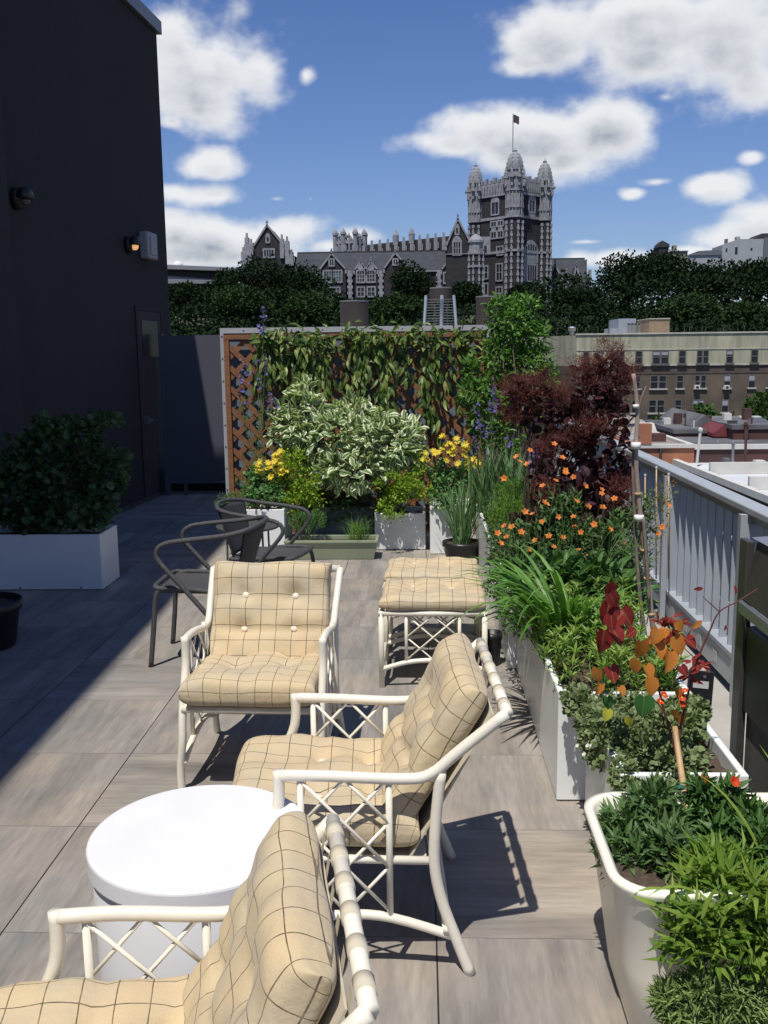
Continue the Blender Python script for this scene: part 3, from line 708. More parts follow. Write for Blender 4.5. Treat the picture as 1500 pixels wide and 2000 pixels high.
def ottoman(label, x0, y0, th, seed):
    w, d, h = .485, .40, .375; M = frame((x0, y0, 0), th)
    t = thing('ottoman', tuple(M @ Vector((0, d/2, 0))), label, 'ottoman', 'cream cane-look ottomans with plaid tops'); R = .0135
    for sd in (-1, 1):
        for s_ in (0, d):
            q = MB(); q.tube(tf(M, [(sd*w/2, s_, 0), (sd*w/2, s_, h-.002)]), R, 12, smooth=False); q.build('leg', CREAMP, t, True)
        q = MB(); q.tube(tf(M, [(sd*w/2, -.012, h-.012), (sd*w/2, d+.012, h-.012)]), R, 12, smooth=False); q.build('top_rail', CREAMP, t, True)
        q = MB(); q.tube(tf(M, [(sd*w/2, 0, .09), (sd*w/2, d/2, .135), (sd*w/2, d, .09)]), R*.85, 10); q.build('side_stretcher', CREAMP, t, True)
    for s_ in (0, d):
        q = MB(); q.tube(tf(M, [(-w/2-.012, s_, h-.012), (w/2+.012, s_, h-.012)]), R, 12, smooth=False); q.build('top_rail', CREAMP, t, True)
        q = MB(); q.tube(tf(M, [(-w/2, s_, .09), (-w/4, s_, .125), (0, s_, .135), (w/4, s_, .125), (w/2, s_, .09)]), R*.85, 10); q.build('stretcher', CREAMP, t, True)
        for sd in (-.125, .125):
            q = MB(); q.tube(tf(M, [(sd, s_, .125), (sd, s_, h-.02)]), .008, 8, smooth=False); q.build('upright', CREAMP, t, True)
        q = MB(); zz = [.137, .26, h-.02]; hh = (h-.02-.137)/2
        for k in (0, 1):
            a = .137+k*hh
            q.tube(tf(M, [(-.125, s_, a), (0, s_, a+hh*.98), (.125, s_, a)]) if k else tf(M, [(-.125, s_, a), (.125, s_, a+hh*2)]), .0045, 6, smooth=False)
        q.tube(tf(M, [(-.125, s_+.004, .137+2*hh), (.125, s_+.004, .137)]), .0045, 6, smooth=False)
        q.tube(tf(M, [(-.125, s_+.006, .137+hh), (0, s_+.006, .137), (.125, s_+.006, .137+hh)]), .0045, 6, smooth=False); q.build('cane_lattice', CREAMP, t, True)
    Mc = M @ basis((0, d/2, h-.002), (1, 0, 0), (0, 1, 0))
    cushion(t, Mc, w+.015, d+.04, .07, [(-.4, -.05), (.36, -.05), (-.4, .42), (.36, .42)], name='cushion', seed=seed, creases=[(-.05, .006)], n=36)
o1 = fl(746, 1343); ottoman('nearer plaid topped cream ottoman of the pair by the planters', o1.x+.2425, o1.y, PI/2-.02, 21)
ottoman('farther plaid topped cream ottoman, just beyond the nearer one', o1.x+.2425+.0, o1.y+.50, PI/2-.035, 27)

# white drum table
tc = Vector((-.527, 2.09, 0)); tr_ = .252
t = thing('drum_table', tuple(tc), 'round white drum shaped side table between the armchairs', 'side table')
q = MB(); q.lathe([(.238, .003), (.243, .02), (.248, .40), (.246, .405)], tuple(tc), 72); q.build('body', mat('white_plastic_body', (.74, .75, .78), .5), t, True)
q = MB(); q.lathe([(.24, .4055), (.256, .407), (.259, .412), (.259, .449), (.2575, .4535), (.2545, .456), (.251, .457), (.244, .457), (.0001, .457)], tuple(tc), 96); q.build('lid', TABLEW, t)

# dark wicker tub chairs
def wicker_chair(label, c, th, sc=1.):
    M = frame(c, th) @ Matrix.Scale(sc, 4); t = thing('wicker_chair', tuple(c), label, 'chair', 'dark wicker tub chairs'); r = .0128*sc
    W_ = .235
    q = MB()   # continuous arm and back tube
    pts = [(-W_+.01, .50, 0.01), (-W_-.005, .36, .19), (-W_-.012, .17, .42), (-W_-.012, .06, .545), (-W_-.01, .035, .60), (-W_-.01, .07, .645), (-W_-.01, .17, .665), (-W_, .36, .685), (-W_*.86, .47, .705), (-W_*.45, .525, .72), (0, .54, .725)]
    q.tube(tf(M, pts+[(-x, y, z) for x, y, z in pts[-2::-1]]), r, 12); q.build('arm_frame', WICKER, t, True)
    for sd in (-1, 1):
        q = MB(); q.tube(tf(M, [(sd*.20, -.035, 0), (sd*.195, -.012, .2), (sd*.19, .005, .36), (sd*.188, .04, .405), (sd*.19, .12, .41), (sd*.2, .30, .395)]), r*1.02, 12); q.build('leg', MATS['charcoal_wicker'], t, True)
    for sd in (-1, 1):
        q = MB(); q.tube(tf(M, [(sd*.17, .44, 0), (sd*.165, .40, .38)]), r*.95, 10, smooth=False); q.build('leg', WICKER, t, True)
    q = MB(); n = 20; V = []; F = []
    for i in range(n+1):
        for j in range(n+1):
            u = -1+2*i/n; v = j/n; x = u*.195*(1-.06*v); y = .015+v*.41; V.append(M @ Vector((x, y, .408-.022*(1-u*u)*math.sin(PI*v)-.01*v)))
    for i in range(n):
        for j in range(n): a = i*(n+1)+j; F.append((a, a+n+1, a+n+2, a+1))
    q.add(V, F); st = q.build('seat', WICKER, t, True); sm = st.modifiers.new('s', 'SOLIDIFY'); sm.thickness = .02
    q = MB(); q.tube(tf(M, [(-.19, .05, .405), (-.17, .0, .412), (0, -.012, .41), (.17, .0, .412), (.19, .05, .405)]), r*1.1, 10); q.build('seat_edge', WICKER, t, True)
    q = MB(); V = []; F = []; n = 26; k = 12          # woven back panel
    for i in range(n+1):
        u = -1+2*i/n
        for j in range(k+1):
            v = j/k; x = u*(.15+.05*v); V.append(M @ Vector((x, .43+.10*v-.055*u*u*(.5+v*.6), .40+.305*v)))
    for i in range(n):
        for j in range(k): a = i*(k+1)+j; F.append((a, a+k+1, a+k+2, a+1))
    q.add(V, F); bp = q.build('back_panel', weave_mat(), t, True); sm = bp.modifiers.new('s', 'SOLIDIFY'); sm.thickness = .010
    return t
def weave_mat():
    if 'open_weave' in MATS: return MATS['open_weave']
    m = bpy.data.materials.new('open_weave'); m.use_nodes = True; g = NT(m.node_tree); b = m.node_tree.nodes['Principled BSDF']
    x, y, z = g.sep(g.node('ShaderNodeTexCoord').outputs['Object'])
    s1 = g.math('SINE', g.math('MULTIPLY', g.math('ADD', x, y), 330.)); s2 = g.math('SINE', g.math('MULTIPLY', z, 330.))
    h = g.math('MULTIPLY', s1, s2); g.put(b.inputs['Base Color'], g.mix(g.mapr(h, -1, 1), (.01, .01, .012, 1), (.055, .055, .06, 1))); b.inputs['Roughness'].default_value = .6
    bm = g.node('ShaderNodeBump'); bm.inputs['Strength'].default_value = .8; bm.inputs['Distance'].default_value = .004; g.put(bm.inputs['Height'], h); g.l.new(bm.outputs[0], b.inputs['Normal'])
    MATS['open_weave'] = m; return m
fa, fb = fl(297, 1302), fl(339, 1257); mid = (fa+fb)/2; ln_ = (fb-fa); ang = math.atan2(ln_.y, ln_.x)-PI/2
wicker_chair('dark wicker tub chair at the left, turned left toward the shade', Vector((mid.x+.03, mid.y+.0, 0)), ang+.0, 1.0)
wc = at(596, 1060, 5.75); wicker_chair('dark wicker tub chair behind the plaid armchair, turned right', Vector((wc.x+.0, 5.62, 0)), PI-.22, .95)
# small dark bistro table behind them
bt = fl(484, 1028, .40); t = thing('bistro_table', (bt.x, bt.y, 0), 'small dark round table with thin legs behind the wicker chairs', 'side table')
q = MB(); q.lathe([(.001, .392), (.212, .392), (.218, .397), (.218, .408), (.21, .412), (.001, .412)], (bt.x, bt.y, 0), 36); q.build('tabletop', WICKER, t)
for k in range(4):
    a = PI/4+k*PI/2; q = MB(); q.tube([(bt.x+.18*math.cos(a), bt.y+.18*math.sin(a), 0), (bt.x+.17*math.cos(a), bt.y+.17*math.sin(a), .391)], .007, 8, smooth=False); q.build('leg', WICKER, t)

# ---------------------------------------------------------------- grill, gas bottle, lamp on its post, brick
t = thing('grill_cabinet', (1.2, 2.2, 0), 'dark steel outdoor grill cabinet with sloping hood at the right edge', 'grill'); GX, GY1 = 1.0, 2.95
q = MB(); q.box(GX+.02, GX+.55, 1.3, GY1-.03, .02, .72); q.build('cabinet', SPECK, t, bevel=.004)
q = MB(); q.box(GX-.004, GX+.02, GY1-.028, GY1+.04, .0, .985); q.build('end_panel', STEELD, t, bevel=.003)
q = MB(); q.prism([(GX+.025, .985), (GX+.55, 1.02), (GX+.55, .76), (GX-.008, .80)], 1.6, Matrix.Translation((0, 1.32, 0))); q.build('hood', STEELD, t, bevel=.004)
q = MB(); q.prism([(GX-.010, .803), (GX-.024, .80), (GX-.024, .765), (GX-.010, .763)], 1.6, Matrix.Translation((0, 1.32, 0))); q.build('hood_lip', STEEL, t, bevel=.003)
q = MB(); q.prism([(GX+.022, .990), (GX+.56, 1.028), (GX+.56, 1.033), (GX+.016, .995)], 1.63, Matrix.Translation((0, 1.31, 0))); q.build('hood_top', STEEL, t)
q = MB(); q.box(GX+.006, GX+.0185, 1.33, GY1-.03, .45, .72); q.build('recess_dark_sheet', mat('opening_black', (.006, .006, .006), .5), t)  # flat black sheet, darkness of the opening under the hood put into colour
gb = at(1512, 1545, 2.35); t = thing('gas_bottle', (gb.x, 2.35, 0), 'grey gas bottle with a yellow patch beside the grill', 'gas bottle')
q = MB(); q.lathe([(.07, .0), (.10, .03), (.105, .12), (.105, .25), (.09, .31), (.05, .35), (.02, .36)], (gb.x, 2.35, 0), 28); q.build('tank', mat('grey_tank_paint', (.28, .29, .29), .45), t, True)
q = MB(); q.lathe([(.098, .285), (.093, .31), (.07, .343)], (gb.x, 2.35, .0015), 28, 1.02, 1.02); q.build('paint_patch', mat('yellow_patch', (.5, .42, .1), .5), t, True)
q = MB(); q.lathe([(.018, .355), (.018, .39), (.03, .395), (.03, .405), (.001, .41)], (gb.x, 2.35, 0), 14); q.build('valve', STEEL, t)
lc = at(1366, 1345, 3.62)
t = thing('solar_lamp', (lc.x, 3.62, 0), 'black square solar lamp on a short post with a grey label', 'lamp')
q = MB(); Mx = Matrix.Translation((lc.x, 3.62, lc.z)) @ Matrix.Rotation(-.18, 4, 'X') @ Matrix.Rotation(.1, 4, 'Y'); q.box(-.046, .05, -.012, .012, -.062, .07, Mx); q.build('lamp_head', BLACKP, t, bevel=.003)
q = MB(); q.box(-.03, .03, -.0145, -.0125, .004, .032, Mx); q.build('label_plate', mat('grey_label', (.42, .43, .43), .5), t)
q = MB(); q.tube([Mx @ Vector((.012, -.016, .05)), Mx @ Vector((.012, -.013, .05))], .006, 10, smooth=False); q.build('sensor', STEEL, t)
q = MB(); q.box(lc.x-.018, lc.x+.018, 3.60, 3.635, .0, lc.z-.055); q.build('post', BLACKP, t)
bp_ = fl(1308, 1200, .03); t = MB(); Mx = Matrix.Translation((bp_.x, bp_.y, .0)) @ Matrix.Rotation(.5, 4, 'Z'); t.box(-.10, .10, -.05, .05, .003, .06, Mx)
tag(t.build('brick', mat('pale_weathered_brick', (.36, .33, .28), .9, col2=(.16, .14, .12), vscale=40, bump=.6, bscale=60), loc=(bp_.x, bp_.y, 0), bevel=.006), 'pale worn brick lying on the concrete under the railing', 'brick')

# ================================================================ DISTANCE
# ---- ground: street level below the terrace, rising to the wooded hill
def ground_z(x, y):
    t = min(1, max(0, (y-150)/70.)); t = t*t*(3-2*t); side = min(1, max(0, (x-40)/60.))
    return -13.+t*(22.5+side*3.)+(.6*math.sin(x*.11)+.5*math.sin(y*.13+x*.05))*t
q = MB(); xs = list(np.linspace(-260, 300, 71)); ys = [-60, 0, 40, 80, 110, 130]+list(np.arange(140, 245, 7))+[270, 320, 420, 700]
xs = [-1500]+xs+[1500]; ys = [-900]+ys+[2200]
V = [(x, y, ground_z(x, y)) for x in xs for y in ys]; n = len(ys)
q.add(V, [(i*n+j, (i+1)*n+j, (i+1)*n+j+1, i*n+j+1) for i in range(len(xs)-1) for j in range(n-1)])
tag(q.build('ground', mat('city_ground', (.06, .065, .05), .9, col2=(.035, .045, .025), vscale=.05), smooth=True), kind='structure')

# ---- gothic college on the hill (dark schist with pale terracotta trim)
SCH = mat('dark_schist', (.016, .015, .019), .9, col2=(.034, .031, .037), vscale=1.6, detail=8)
TERRA = mat('weathered_dimmed_terracotta', (.30, .305, .325), .85, col2=(.18, .185, .205), vscale=.9, detail=7)  # weathered trim, tone lowered further to carry cloud shadow over the college
SLATE = mat('grey_slate_roof', (.046, .052, .063), .9, col2=(.030, .034, .041), vscale=.6)
SLATED = mat('dark_slate_roof', (.045, .042, .050), .85, col2=(.03, .03, .036), vscale=.6)
GLASSD = mat('dark_window_glass', (.015, .018, .022), .15)
GLASSL = mat('pale_window_glass', (.09, .115, .125), .2)
YT = 270.
K = 17.
col_ = thing('gothic_college', tuple(at(1003, 575, YT)), 'dark stone gothic college with pale trim, square turreted tower and steep gables on the hill', 'college')
PX = YT/F_PX      # metres per photo pixel at the tower
# tower square turned about 42 degrees
Nn = at(1003, 560, YT); th_ = math.radians(42); A_ = 69*PX/math.cos(th_)
Zb = at(1003, 590, YT).z-6
def zt(py): return at(1003, py, YT).z
Ld = Vector((-math.cos(th_), math.sin(th_), 0)); Rd = Vector((math.sin(th_)*1.35, math.cos(th_), 0)).normalized()
Lc = Nn+Ld*A_; Rc = Nn+Rd*(62*PX/Rd.x); 
Ld = (Lc-Nn); Rd = (Rc-Nn); 
for v in (Ld, Rd): v.z = 0
def facew(o, d, inward):   # returns matrix: x along face, y into the wall, z up
    x = Vector((d.x, d.y, 0)).normalized(); y = Vector((-x.y, x.x, 0))
    if y.y < 0: y = -y; 
    m = Matrix((x, y, Vector((0, 0, 1)))).transposed().to_4x4(); m.translation = Vector((o.x, o.y, 0)); return m
LW, RW = Ld.length, Rd.length
ML = facew(Nn, Ld, 1); MR = facew(Nn, Rd, 1)
Bc = Nn+Ld+Rd
q = MB(); c = [Nn, Nn+Rd, Bc, Nn+Ld]
def block(q, c, z0, z1):
    V = [(p.x, p.y, z0) for p in c]+[(p.x, p.y, z1) for p in c]; q.add(V, [(3,2,1,0), (4,5,6,7), (0,1,5,4), (1,2,6,5), (2,3,7,6), (3,0,4,7)])
block(q, c, Zb, zt(377)); q.build('tower_wall', SCH, col_)
cen = (Nn+Bc)/2
def grow(c, e):
    m_ = sum(c, Vector())/4; return [m_+(p-m_)*(1+e/((p-m_).length)) for p in c]
q = MB(); block(q, grow(c, .35), zt(377)+.05, zt(352)); q.build('parapet', TERRA, col_)
# crenellations
for a, d, Lf in ((Nn, Ld, LW), (Nn, Rd, RW)):
    M = facew(a, d, 1); q = MB(); n = 9
    for i in range(n):
        x0 = Lf*(i+.15)/n; hz = 1.2 if i % 2 else 2.0
        if i % 2 == 0 or True: q.box(x0, x0+Lf/n*.62, -.3, .35, zt(352)+.01, zt(352)+hz*.75, M)
    q.build('battlement', TERRA, col_)
    q = MB()
    for i in range(14): x0 = Lf*(i+.3)/14; q.box(x0, x0+Lf/14*.35, -.62, -.36, zt(372), zt(356), M)
    q.build('tracery', TERRA, col_)
for py_, e in ((376, .7), (422, .45), (490, .5)):
    q = MB(); block(q, grow(c, e), zt(py_)-.35, zt(py_)+.35); q.build('string_course', TERRA, col_)
def octo(q, p, r, z0, z1, r1=None):
    q.lathe([(r, z0), (r if r1 is None else r1, z1)], (p.x, p.y, 0), 8, rot=PI/8)
def turret(p, r, top, col=col_):
    z = zt; tp = z(top)
    o = MB(); octo(o, p, r*.97, Zb, z(424)); t = o.build('turret', SCH, col)
    o = MB(); octo(o, p, r, z(424)+.02, tp-7.2); t2 = o.build('turret_shaft', TERRA, col)
    for py_ in (490, 424, 405, 372, 345): o = MB(); octo(o, p, r*1.14, z(py_)-.28, z(py_)+.28); o.build('turret_band', TERRA, t)
    for k in range(8):
        o = MB(); a = PI/8+k*PI/4; cx, cy = p.x+r*math.cos(a), p.y+r*math.sin(a); zz = Zb; i = 0
        while zz < z(424)-1:
            w = .34 if i % 2 else .22; o.box(cx-w, cx+w, cy-w, cy+w, zz, zz+.80); zz += .86; i += 1
        o.build('quoin', TERRA, t)
    o = MB()      # thin ribs on the pale shaft
    for k in range(16):
        a = k*PI/8+.1; cx, cy = p.x+r*1.0*math.cos(a), p.y+r*1.0*math.sin(a)
        for za, zb in ((z(421), z(408)), (z(403), z(375)), (z(370), z(348))): o.box(cx-.13, cx+.13, cy-.13, cy+.13, za, zb)
    o.build('turret_rib', TERRA, t2)
    o = MB(); zc = tp-7.2
    for k in range(8):
        a = PI/8+k*PI/4; cx, cy = p.x+r*1.12*math.cos(a), p.y+r*1.12*math.sin(a)
        o.box(cx-.3, cx+.3, cy-.3, cy+.3, zc-2.6, zc+.6); o.add([(cx-.34, cy-.34, zc+.61), (cx+.34, cy-.34, zc+.61), (cx+.34, cy+.34, zc+.61), (cx-.34, cy+.34, zc+.61), (cx, cy, zc+2.4)], [(0,1,4), (1,2,4), (2,3,4), (3,0,4), (3,2,1,0)])
        o.box(cx-.75*abs(math.cos(a))-.15, cx+.75*abs(math.cos(a))+.15, cy-.15-.75*abs(math.sin(a)), cy+.15+.75*abs(math.sin(a)), zc-.6, zc-.2)
    o.build('pinnacle', TERRA, t2)
    o = MB(); o.lathe([(r*.88, zc), (r*.88, zc+1.5), (r*.99, zc+1.6), (r*.99, zc+2.8), (r*.92, zc+3.9), (r*.76, zc+4.9), (r*.50, zc+5.8), (r*.24, zc+6.3), (r*.30, zc+6.6), (r*.16, zc+6.9), (.02, zc+7.5)], (p.x, p.y, 0), 8, rot=PI/8); o.build('turret_dome', TERRA, t2)
    o = MB()
    for k in range(8):
        a = PI/8+k*PI/4
        for j in range(4):
            rr = r*(1.0, .93, .78, .56)[j]; zz = zc+2.2+j*.98; cx, cy = p.x+rr*math.cos(a), p.y+rr*math.sin(a); o.box(cx-.16, cx+.16, cy-.16, cy+.16, zz, zz+.5)
    o.build('crocket', TERRA, t2)
turret(Nn, 2.35, 290); turret(Nn+Ld, 2.0, 305); turret(Nn+Rd, 2.05, 302); turret(Bc, 2.0, 312)

def window(M, px0, px1, py0, py1, lights=2, rows=1, arch=False, parent=col_, surround=.36, xf=None, zf=None, glass=None, out=.0):
    """mullioned window on a facade; coordinates in photo pixels mapped by xf/zf to facade metres"""
    xa, xb = sorted((xf(px0), xf(px1))); za, zb = zf(py1), zf(py0); s_ = surround
    q = MB(); q.box(xa, xb, -out-.10, -out-.02, za, zb, M); w = q.build('window', glass or GLASSD, parent)
    q = MB(); y0, y1 = -out-.26, -out-.005
    q.box(xa-s_, xa, y0, y1, za-s_, zb+s_, M); q.box(xb, xb+s_, y0, y1, za-s_, zb+s_, M); q.box(xa, xb, y0, y1, za-s_*1.1, za, M); q.box(xa, xb, y0, y1, zb, zb+s_, M)
    for i in range(1, lights): x = xa+(xb-xa)*i/lights; q.box(x-.10, x+.10, y0+.03, y1, za, zb, M)
    for i in range(1, rows): z = za+(zb-za)*i/rows; q.box(xa, xb, y0+.05, y1-.003, z-.09, z+.09, M)
    if arch:
        cx = (xa+xb)/2; R_ = (xb-xa)/2+s_; n = 10
        pts = [(cx-R_+R_*2*i/n, zb+s_+R_*1.05*(1-abs(-1+2*i/n)**2.2)) for i in range(n+1)]
        q.prism([(cx-R_, zb+s_)]+pts[1:-1]+[(cx+R_, zb+s_)], .24, M @ Matrix.Translation((0, y0, 0)))
    q.build('frame', TERRA, w)
def face_x(M, flip):
    def f(px):      # photo x to distance along the rotated face
        d = ray(px, 500); o = Vector((0, 0, EYE)); n = M.col[1].to_3d(); p0 = M.translation
        t = (p0-o).dot(Vector((n.x, n.y, 0)))/d.dot(Vector((n.x, n.y, 0))); P = o+d*t; return (P-p0).dot(M.col[0].to_3d())
    return f
fxL, fxR = face_x(ML, 1), face_x(MR, 1)
kw = dict(xf=fxL, zf=zt)
window(ML, 961, 973, 390, 413, 2, 1, True, **kw)
for a, b in ((960, 969), (973, 982)):
    for c1, d1 in ((429, 437), (449, 460)): window(ML, a, b, c1, d1, 2, 1, **kw)
q = MB(); 
for a, b in ((960, 969), (973, 982)): xa, xb = sorted((fxL(a), fxL(b))); q.box(xa, xb, -.2, -.01, zt(446.5), zt(439.5), ML)
q.build('panel_band', TERRA, col_)
window(ML, 972, 982, 480, 494, 2, 1, **kw); window(ML, 971, 981, 514, 545, 2, 2, **kw); window(ML, 942, 953, 516, 539, 2, 2, **kw); window(ML, 942, 953, 551, 572, 2, 1, **kw); window(ML, 971, 981, 560, 570, 2, 1, **kw)
kw = dict(xf=fxR, zf=zt)
window(MR, 1032, 1042, 388, 410, 2, 1, True, **kw)
xa, xb = fxR(1032), fxR(1042); q = MB(); q.box(xa-.3, xb+.3, -.2, -.01, zt(421), zt(412.5), MR); q.build('panel_band', TERRA, col_)
# great arched window: tracery head over a panelled band and tall lights
xa, xb = fxR(1022), fxR(1050); cx = (xa+xb)/2; R_ = (xb-xa)/2
q = MB(); n = 16
prof = [(cx-R_+R_*2*i/n, zt(485)+(zt(466)-zt(485))*(1-abs(-1+2*i/n)**1.9)**.8) for i in range(n+1)]
q.prism([(xa, zt(512)), (xb, zt(512))]+prof[::-1], .25, MR @ Matrix.Translation((0, -.30, 0))); gw = q.build('arched_window', TERRA, col_)
q = MB()
for i in range(5):
    x0 = cx-R_*.8+R_*1.6*i/5+.08; h_ = (1-abs((x0+.25-cx)/R_)**2.)*.5+.5; q.box(x0, x0+R_*.2, -.34, -.305, zt(496), zt(496)+(zt(474)-zt(496))*h_, MR)
q.build('pane', GLASSD, gw)
q = MB(); q.box(xa, xb, -.30, -.03, zt(549), zt(512.5), MR); q.build('bay', TERRA, gw)
q = MB()
for i in range(4):
    x0 = cx-R_*.42+R_*1.24*i/4; q.box(x0, x0+R_*.19, -.34, -.305, zt(546), zt(516), MR)
q.build('pane', GLASSD, gw)
# the rest is laid out on flat facades at their own distances
def plane(Y): return (lambda px: at(px, 520, Y).x), (lambda py: at(850, py, Y).z), Matrix.Translation((0, Y, 0))
def trimline(q, pts, Y, w=.44, d=.35):
    for a, b in zip(pts[:-1], pts[1:]):
        dd = Vector((b[0]-a[0], 0, b[1]-a[1])); L = dd.length
        if L < .01: continue
        dd.normalize(); n = Vector((-dd.z, 0, dd.x))*w/2; A = Vector((a[0], Y-d, a[1]))-dd*w*.3; B = Vector((b[0], Y-d, b[1]))+dd*w*.3; t = Vector((0, d+.3, 0))
        q.add([A-n, B-n, B+n, A+n, A-n+t, B-n+t, B+n+t, A+n+t], [(0,1,2,3), (7,6,5,4), (0,4,5,1), (1,5,6,2), (2,6,7,3), (3,7,4,0)])
def gable(Y, apex, eL, eR, base, depth=9., roof=SLATED, trim=True, parent=col_, name='gable', finial=True, wallm=SCH):
    """gabled bay: px coords apex (x,y), eave left, eave right, base y"""
    fx, fz, M = plane(Y); a = (fx(apex[0]), fz(apex[1])); l = (fx(eL[0]), fz(eL[1])); r = (fx(eR[0]), fz(eR[1])); zb = fz(base)-3
    q = MB(); q.prism([(l[0], zb), (r[0], zb), r, a, l], .9, M); g0 = q.build(name, wallm, parent)
    q = MB(); th = .4
    for p in (l, r): q.add([(a[0], Y+.3, a[1]-.15), (p[0], Y+.3, p[1]-.15), (p[0], Y+depth, p[1]-.15), (a[0], Y+depth, a[1]-.15), (a[0], Y+.3, a[1]-.45), (p[0], Y+.3, p[1]-.45), (p[0], Y+depth, p[1]-.45), (a[0], Y+depth, a[1]-.45)], [(0,1,2,3), (7,6,5,4), (0,4,5,1), (1,5,6,2), (2,6,7,3), (3,7,4,0)])
    q.box(l[0]+.15, r[0]-.15, Y+.9, Y+depth, zb, min(l[1], r[1])-.5); q.build('gable_roof', roof, g0)
    if trim:
        q = MB(); trimline(q, [(l[0], l[1]-1.), l, a, r, (r[0], r[1]-1.)], Y)
        if finial: q.box(a[0]-.16, a[0]+.16, Y-.3, Y+.1, a[1], a[1]+1.3); q.box(a[0]-.32, a[0]+.32, Y-.3, Y+.1, a[1]+.55, a[1]+.8)
        q.build('gable_trim', TERRA, g0)
    return g0
def roofblock(Y, pts, depth, m=SLATE, name='roof'):
    """sloped roof: px (x0,x1, ridge y, eave y); wall beneath to base"""
    x0, x1, yr, ye, yb = pts; fx, fz, _ = plane(Y); fx2, fz2, _ = plane(Y+depth)
    xa, xb = fx(x0), fx(x1); zr = fz2(yr); ze = fz(ye); zb = fz(yb)-4
    q = MB(); q.add([(xa, Y, ze), (xb, Y, ze), (xb, Y+depth, zr), (xa, Y+depth, zr), (xb, Y+2*depth, ze), (xa, Y+2*depth, ze)], [(0,1,2,3), (3,2,4,5), (0,3,5), (1,4,2), (0,5,4,1)]); q.build(name, m, col_)
    q = MB(); q.box(xa+.05, xb-.05, Y+.3, Y+2*depth-.3, zb, ze-.02); w = q.build('wing_wall', SCH, col_)
    q = MB(); q.box(xa, xb, Y-.2, Y+.28, ze-.45, ze-.05); q.box(xa, xb, Y+.1, Y+.28, fz(ye+38), fz(ye+35.5)); q.build('eave_trim', TERRA, w)
    q = MB(); q.box(xa, xb, Y+depth-.2, Y+depth+.2, zr-.05, zr+.22); q.build('ridge', SLATED, col_)
YW = 262.
roofblock(YW, (575, 925, 490, 527, 590), 7.)
fx, fz, MW = plane(YW-1.2); kw = dict(xf=fx, zf=fz)
gable(YW-1.2, (648, 492), (624, 523), (675, 523), 590); gable(YW-1.2, (772, 492), (750, 523), (798, 523), 590); gable(YW-1.2, (884, 499), (862, 527), (906, 527), 590)
window(MW, 632.5, 647.5, 527, 547, 3, 2, glass=GLASSL, **kw); window(MW, 651, 666, 527, 547, 3, 2, glass=GLASSL, **kw); window(MW, 644.5, 651.5, 504, 515, 2, 1, **kw)
window(MW, 645, 662, 560, 576, 3, 1, glass=GLASSL, **kw); window(MW, 769, 776, 506, 515, 2, 1, **kw)
window(MW, 868, 880, 534, 552, 3, 1, **kw); window(MW, 883, 894, 534, 552, 3, 1, **kw); window(MW, 880.5, 885.5, 512, 523, 2, 1, **kw)
g1 = gable(YW-.9, (705, 509), (692, 525), (714.3, 525), 590, 5.); gable(YW-.9, (724, 509), (714.8, 525), (737, 525), 590, 5.)
fx, fz, MD = plane(YW-.9); kw = dict(xf=fx, zf=fz)
window(MD, 698, 711, 528, 548, 3, 3, **kw); window(MD, 717, 731, 528, 548, 3, 3, **kw); window(MD, 698, 710, 560, 576, 2, 2, **kw); window(MD, 718, 731, 560, 576, 2, 2, **kw)
q = MB()
for px in (705, 724): q.lathe([(.9, 0), (.9, .15)], (0, 0, 0), 14); V = q.V[-1]; V[:] = np.stack([V[:, 0]+fx(px), YW-1.1-V[:, 2], V[:, 1]+fz(521)], -1)
q.build('roundel', TERRA, g1)
# buttress quoins on the front wing
for px in (684, 744, 857, 910, 622):
    q = MB(); x = at(px, 540, YW).x; z = at(px, 529, YW).z; i = 0
    while z > at(px, 590, YW).z: w = .75 if i % 2 else .45; q.box(x-w, x+w, YW-1.3, YW-.2, z-.75, z); z -= .78; i += 1
    q.build('buttress', TERRA, col_)
# big gable beside the tower with its roof running back to the tower
YG = 259.
g2 = gable(YG, (894, 428), (871, 481), (922, 481), 590, 16., SLATED)
fx, fz, MG = plane(YG); kw = dict(xf=fx, zf=fz)
window(MG, 886, 899, 474, 497, 3, 2, True, **kw); window(MG, 890.5, 894.5, 446, 457, 1, 1, True, **kw)
q = MB(); x0, x1 = fx(871), fx(922); q.box(x0, x1, YG-.3, YG-.003, fz(497.6), fz(496)); q.build('string_course', TERRA, g2)
# stair turret and oriel between gable and tower
q = MB(); p = at(929, 560, YG); octo(q, p, 2.0, Zb, fz(497)); st_ = q.build('stair_turret', SCH, col_)
q = MB(); octo(q, p, 1.95, fz(497)+.02, fz(474)); q.lathe([(2.15, fz(474)), (2.0, fz(470)), (1.1, fz(462)), (.05, fz(458))], (p.x, p.y, 0), 8, rot=PI/8)
for yy in (474, 497, 522): octo(q, p, 2.25, fz(yy)-.25, fz(yy)+.25)
for k in range(8):
    a = PI/8+k*PI/4; zz = Zb; i = 0
    while zz < fz(498): w = .30 if i % 2 else .18; q.box(p.x+2*math.cos(a)-w, p.x+2*math.cos(a)+w, p.y+2*math.sin(a)-w, p.y+2*math.sin(a)+w, zz, zz+.8); zz += .84; i += 1
q.build('stair_turret_trim', TERRA, st_)
q = MB(); q.box(at(938, 500, YG+3).x, at(957, 500, YG+3).x, YG+2, YG+7, fz(497), fz(462)); q.build('oriel', TERRA, col_)
q = MB(); q.box(at(945, 500, YG+3).x, at(950, 500, YG+3).x, YG+1.95, YG+1.99, fz(494), fz(480)); q.build('window', GLASSD, col_)
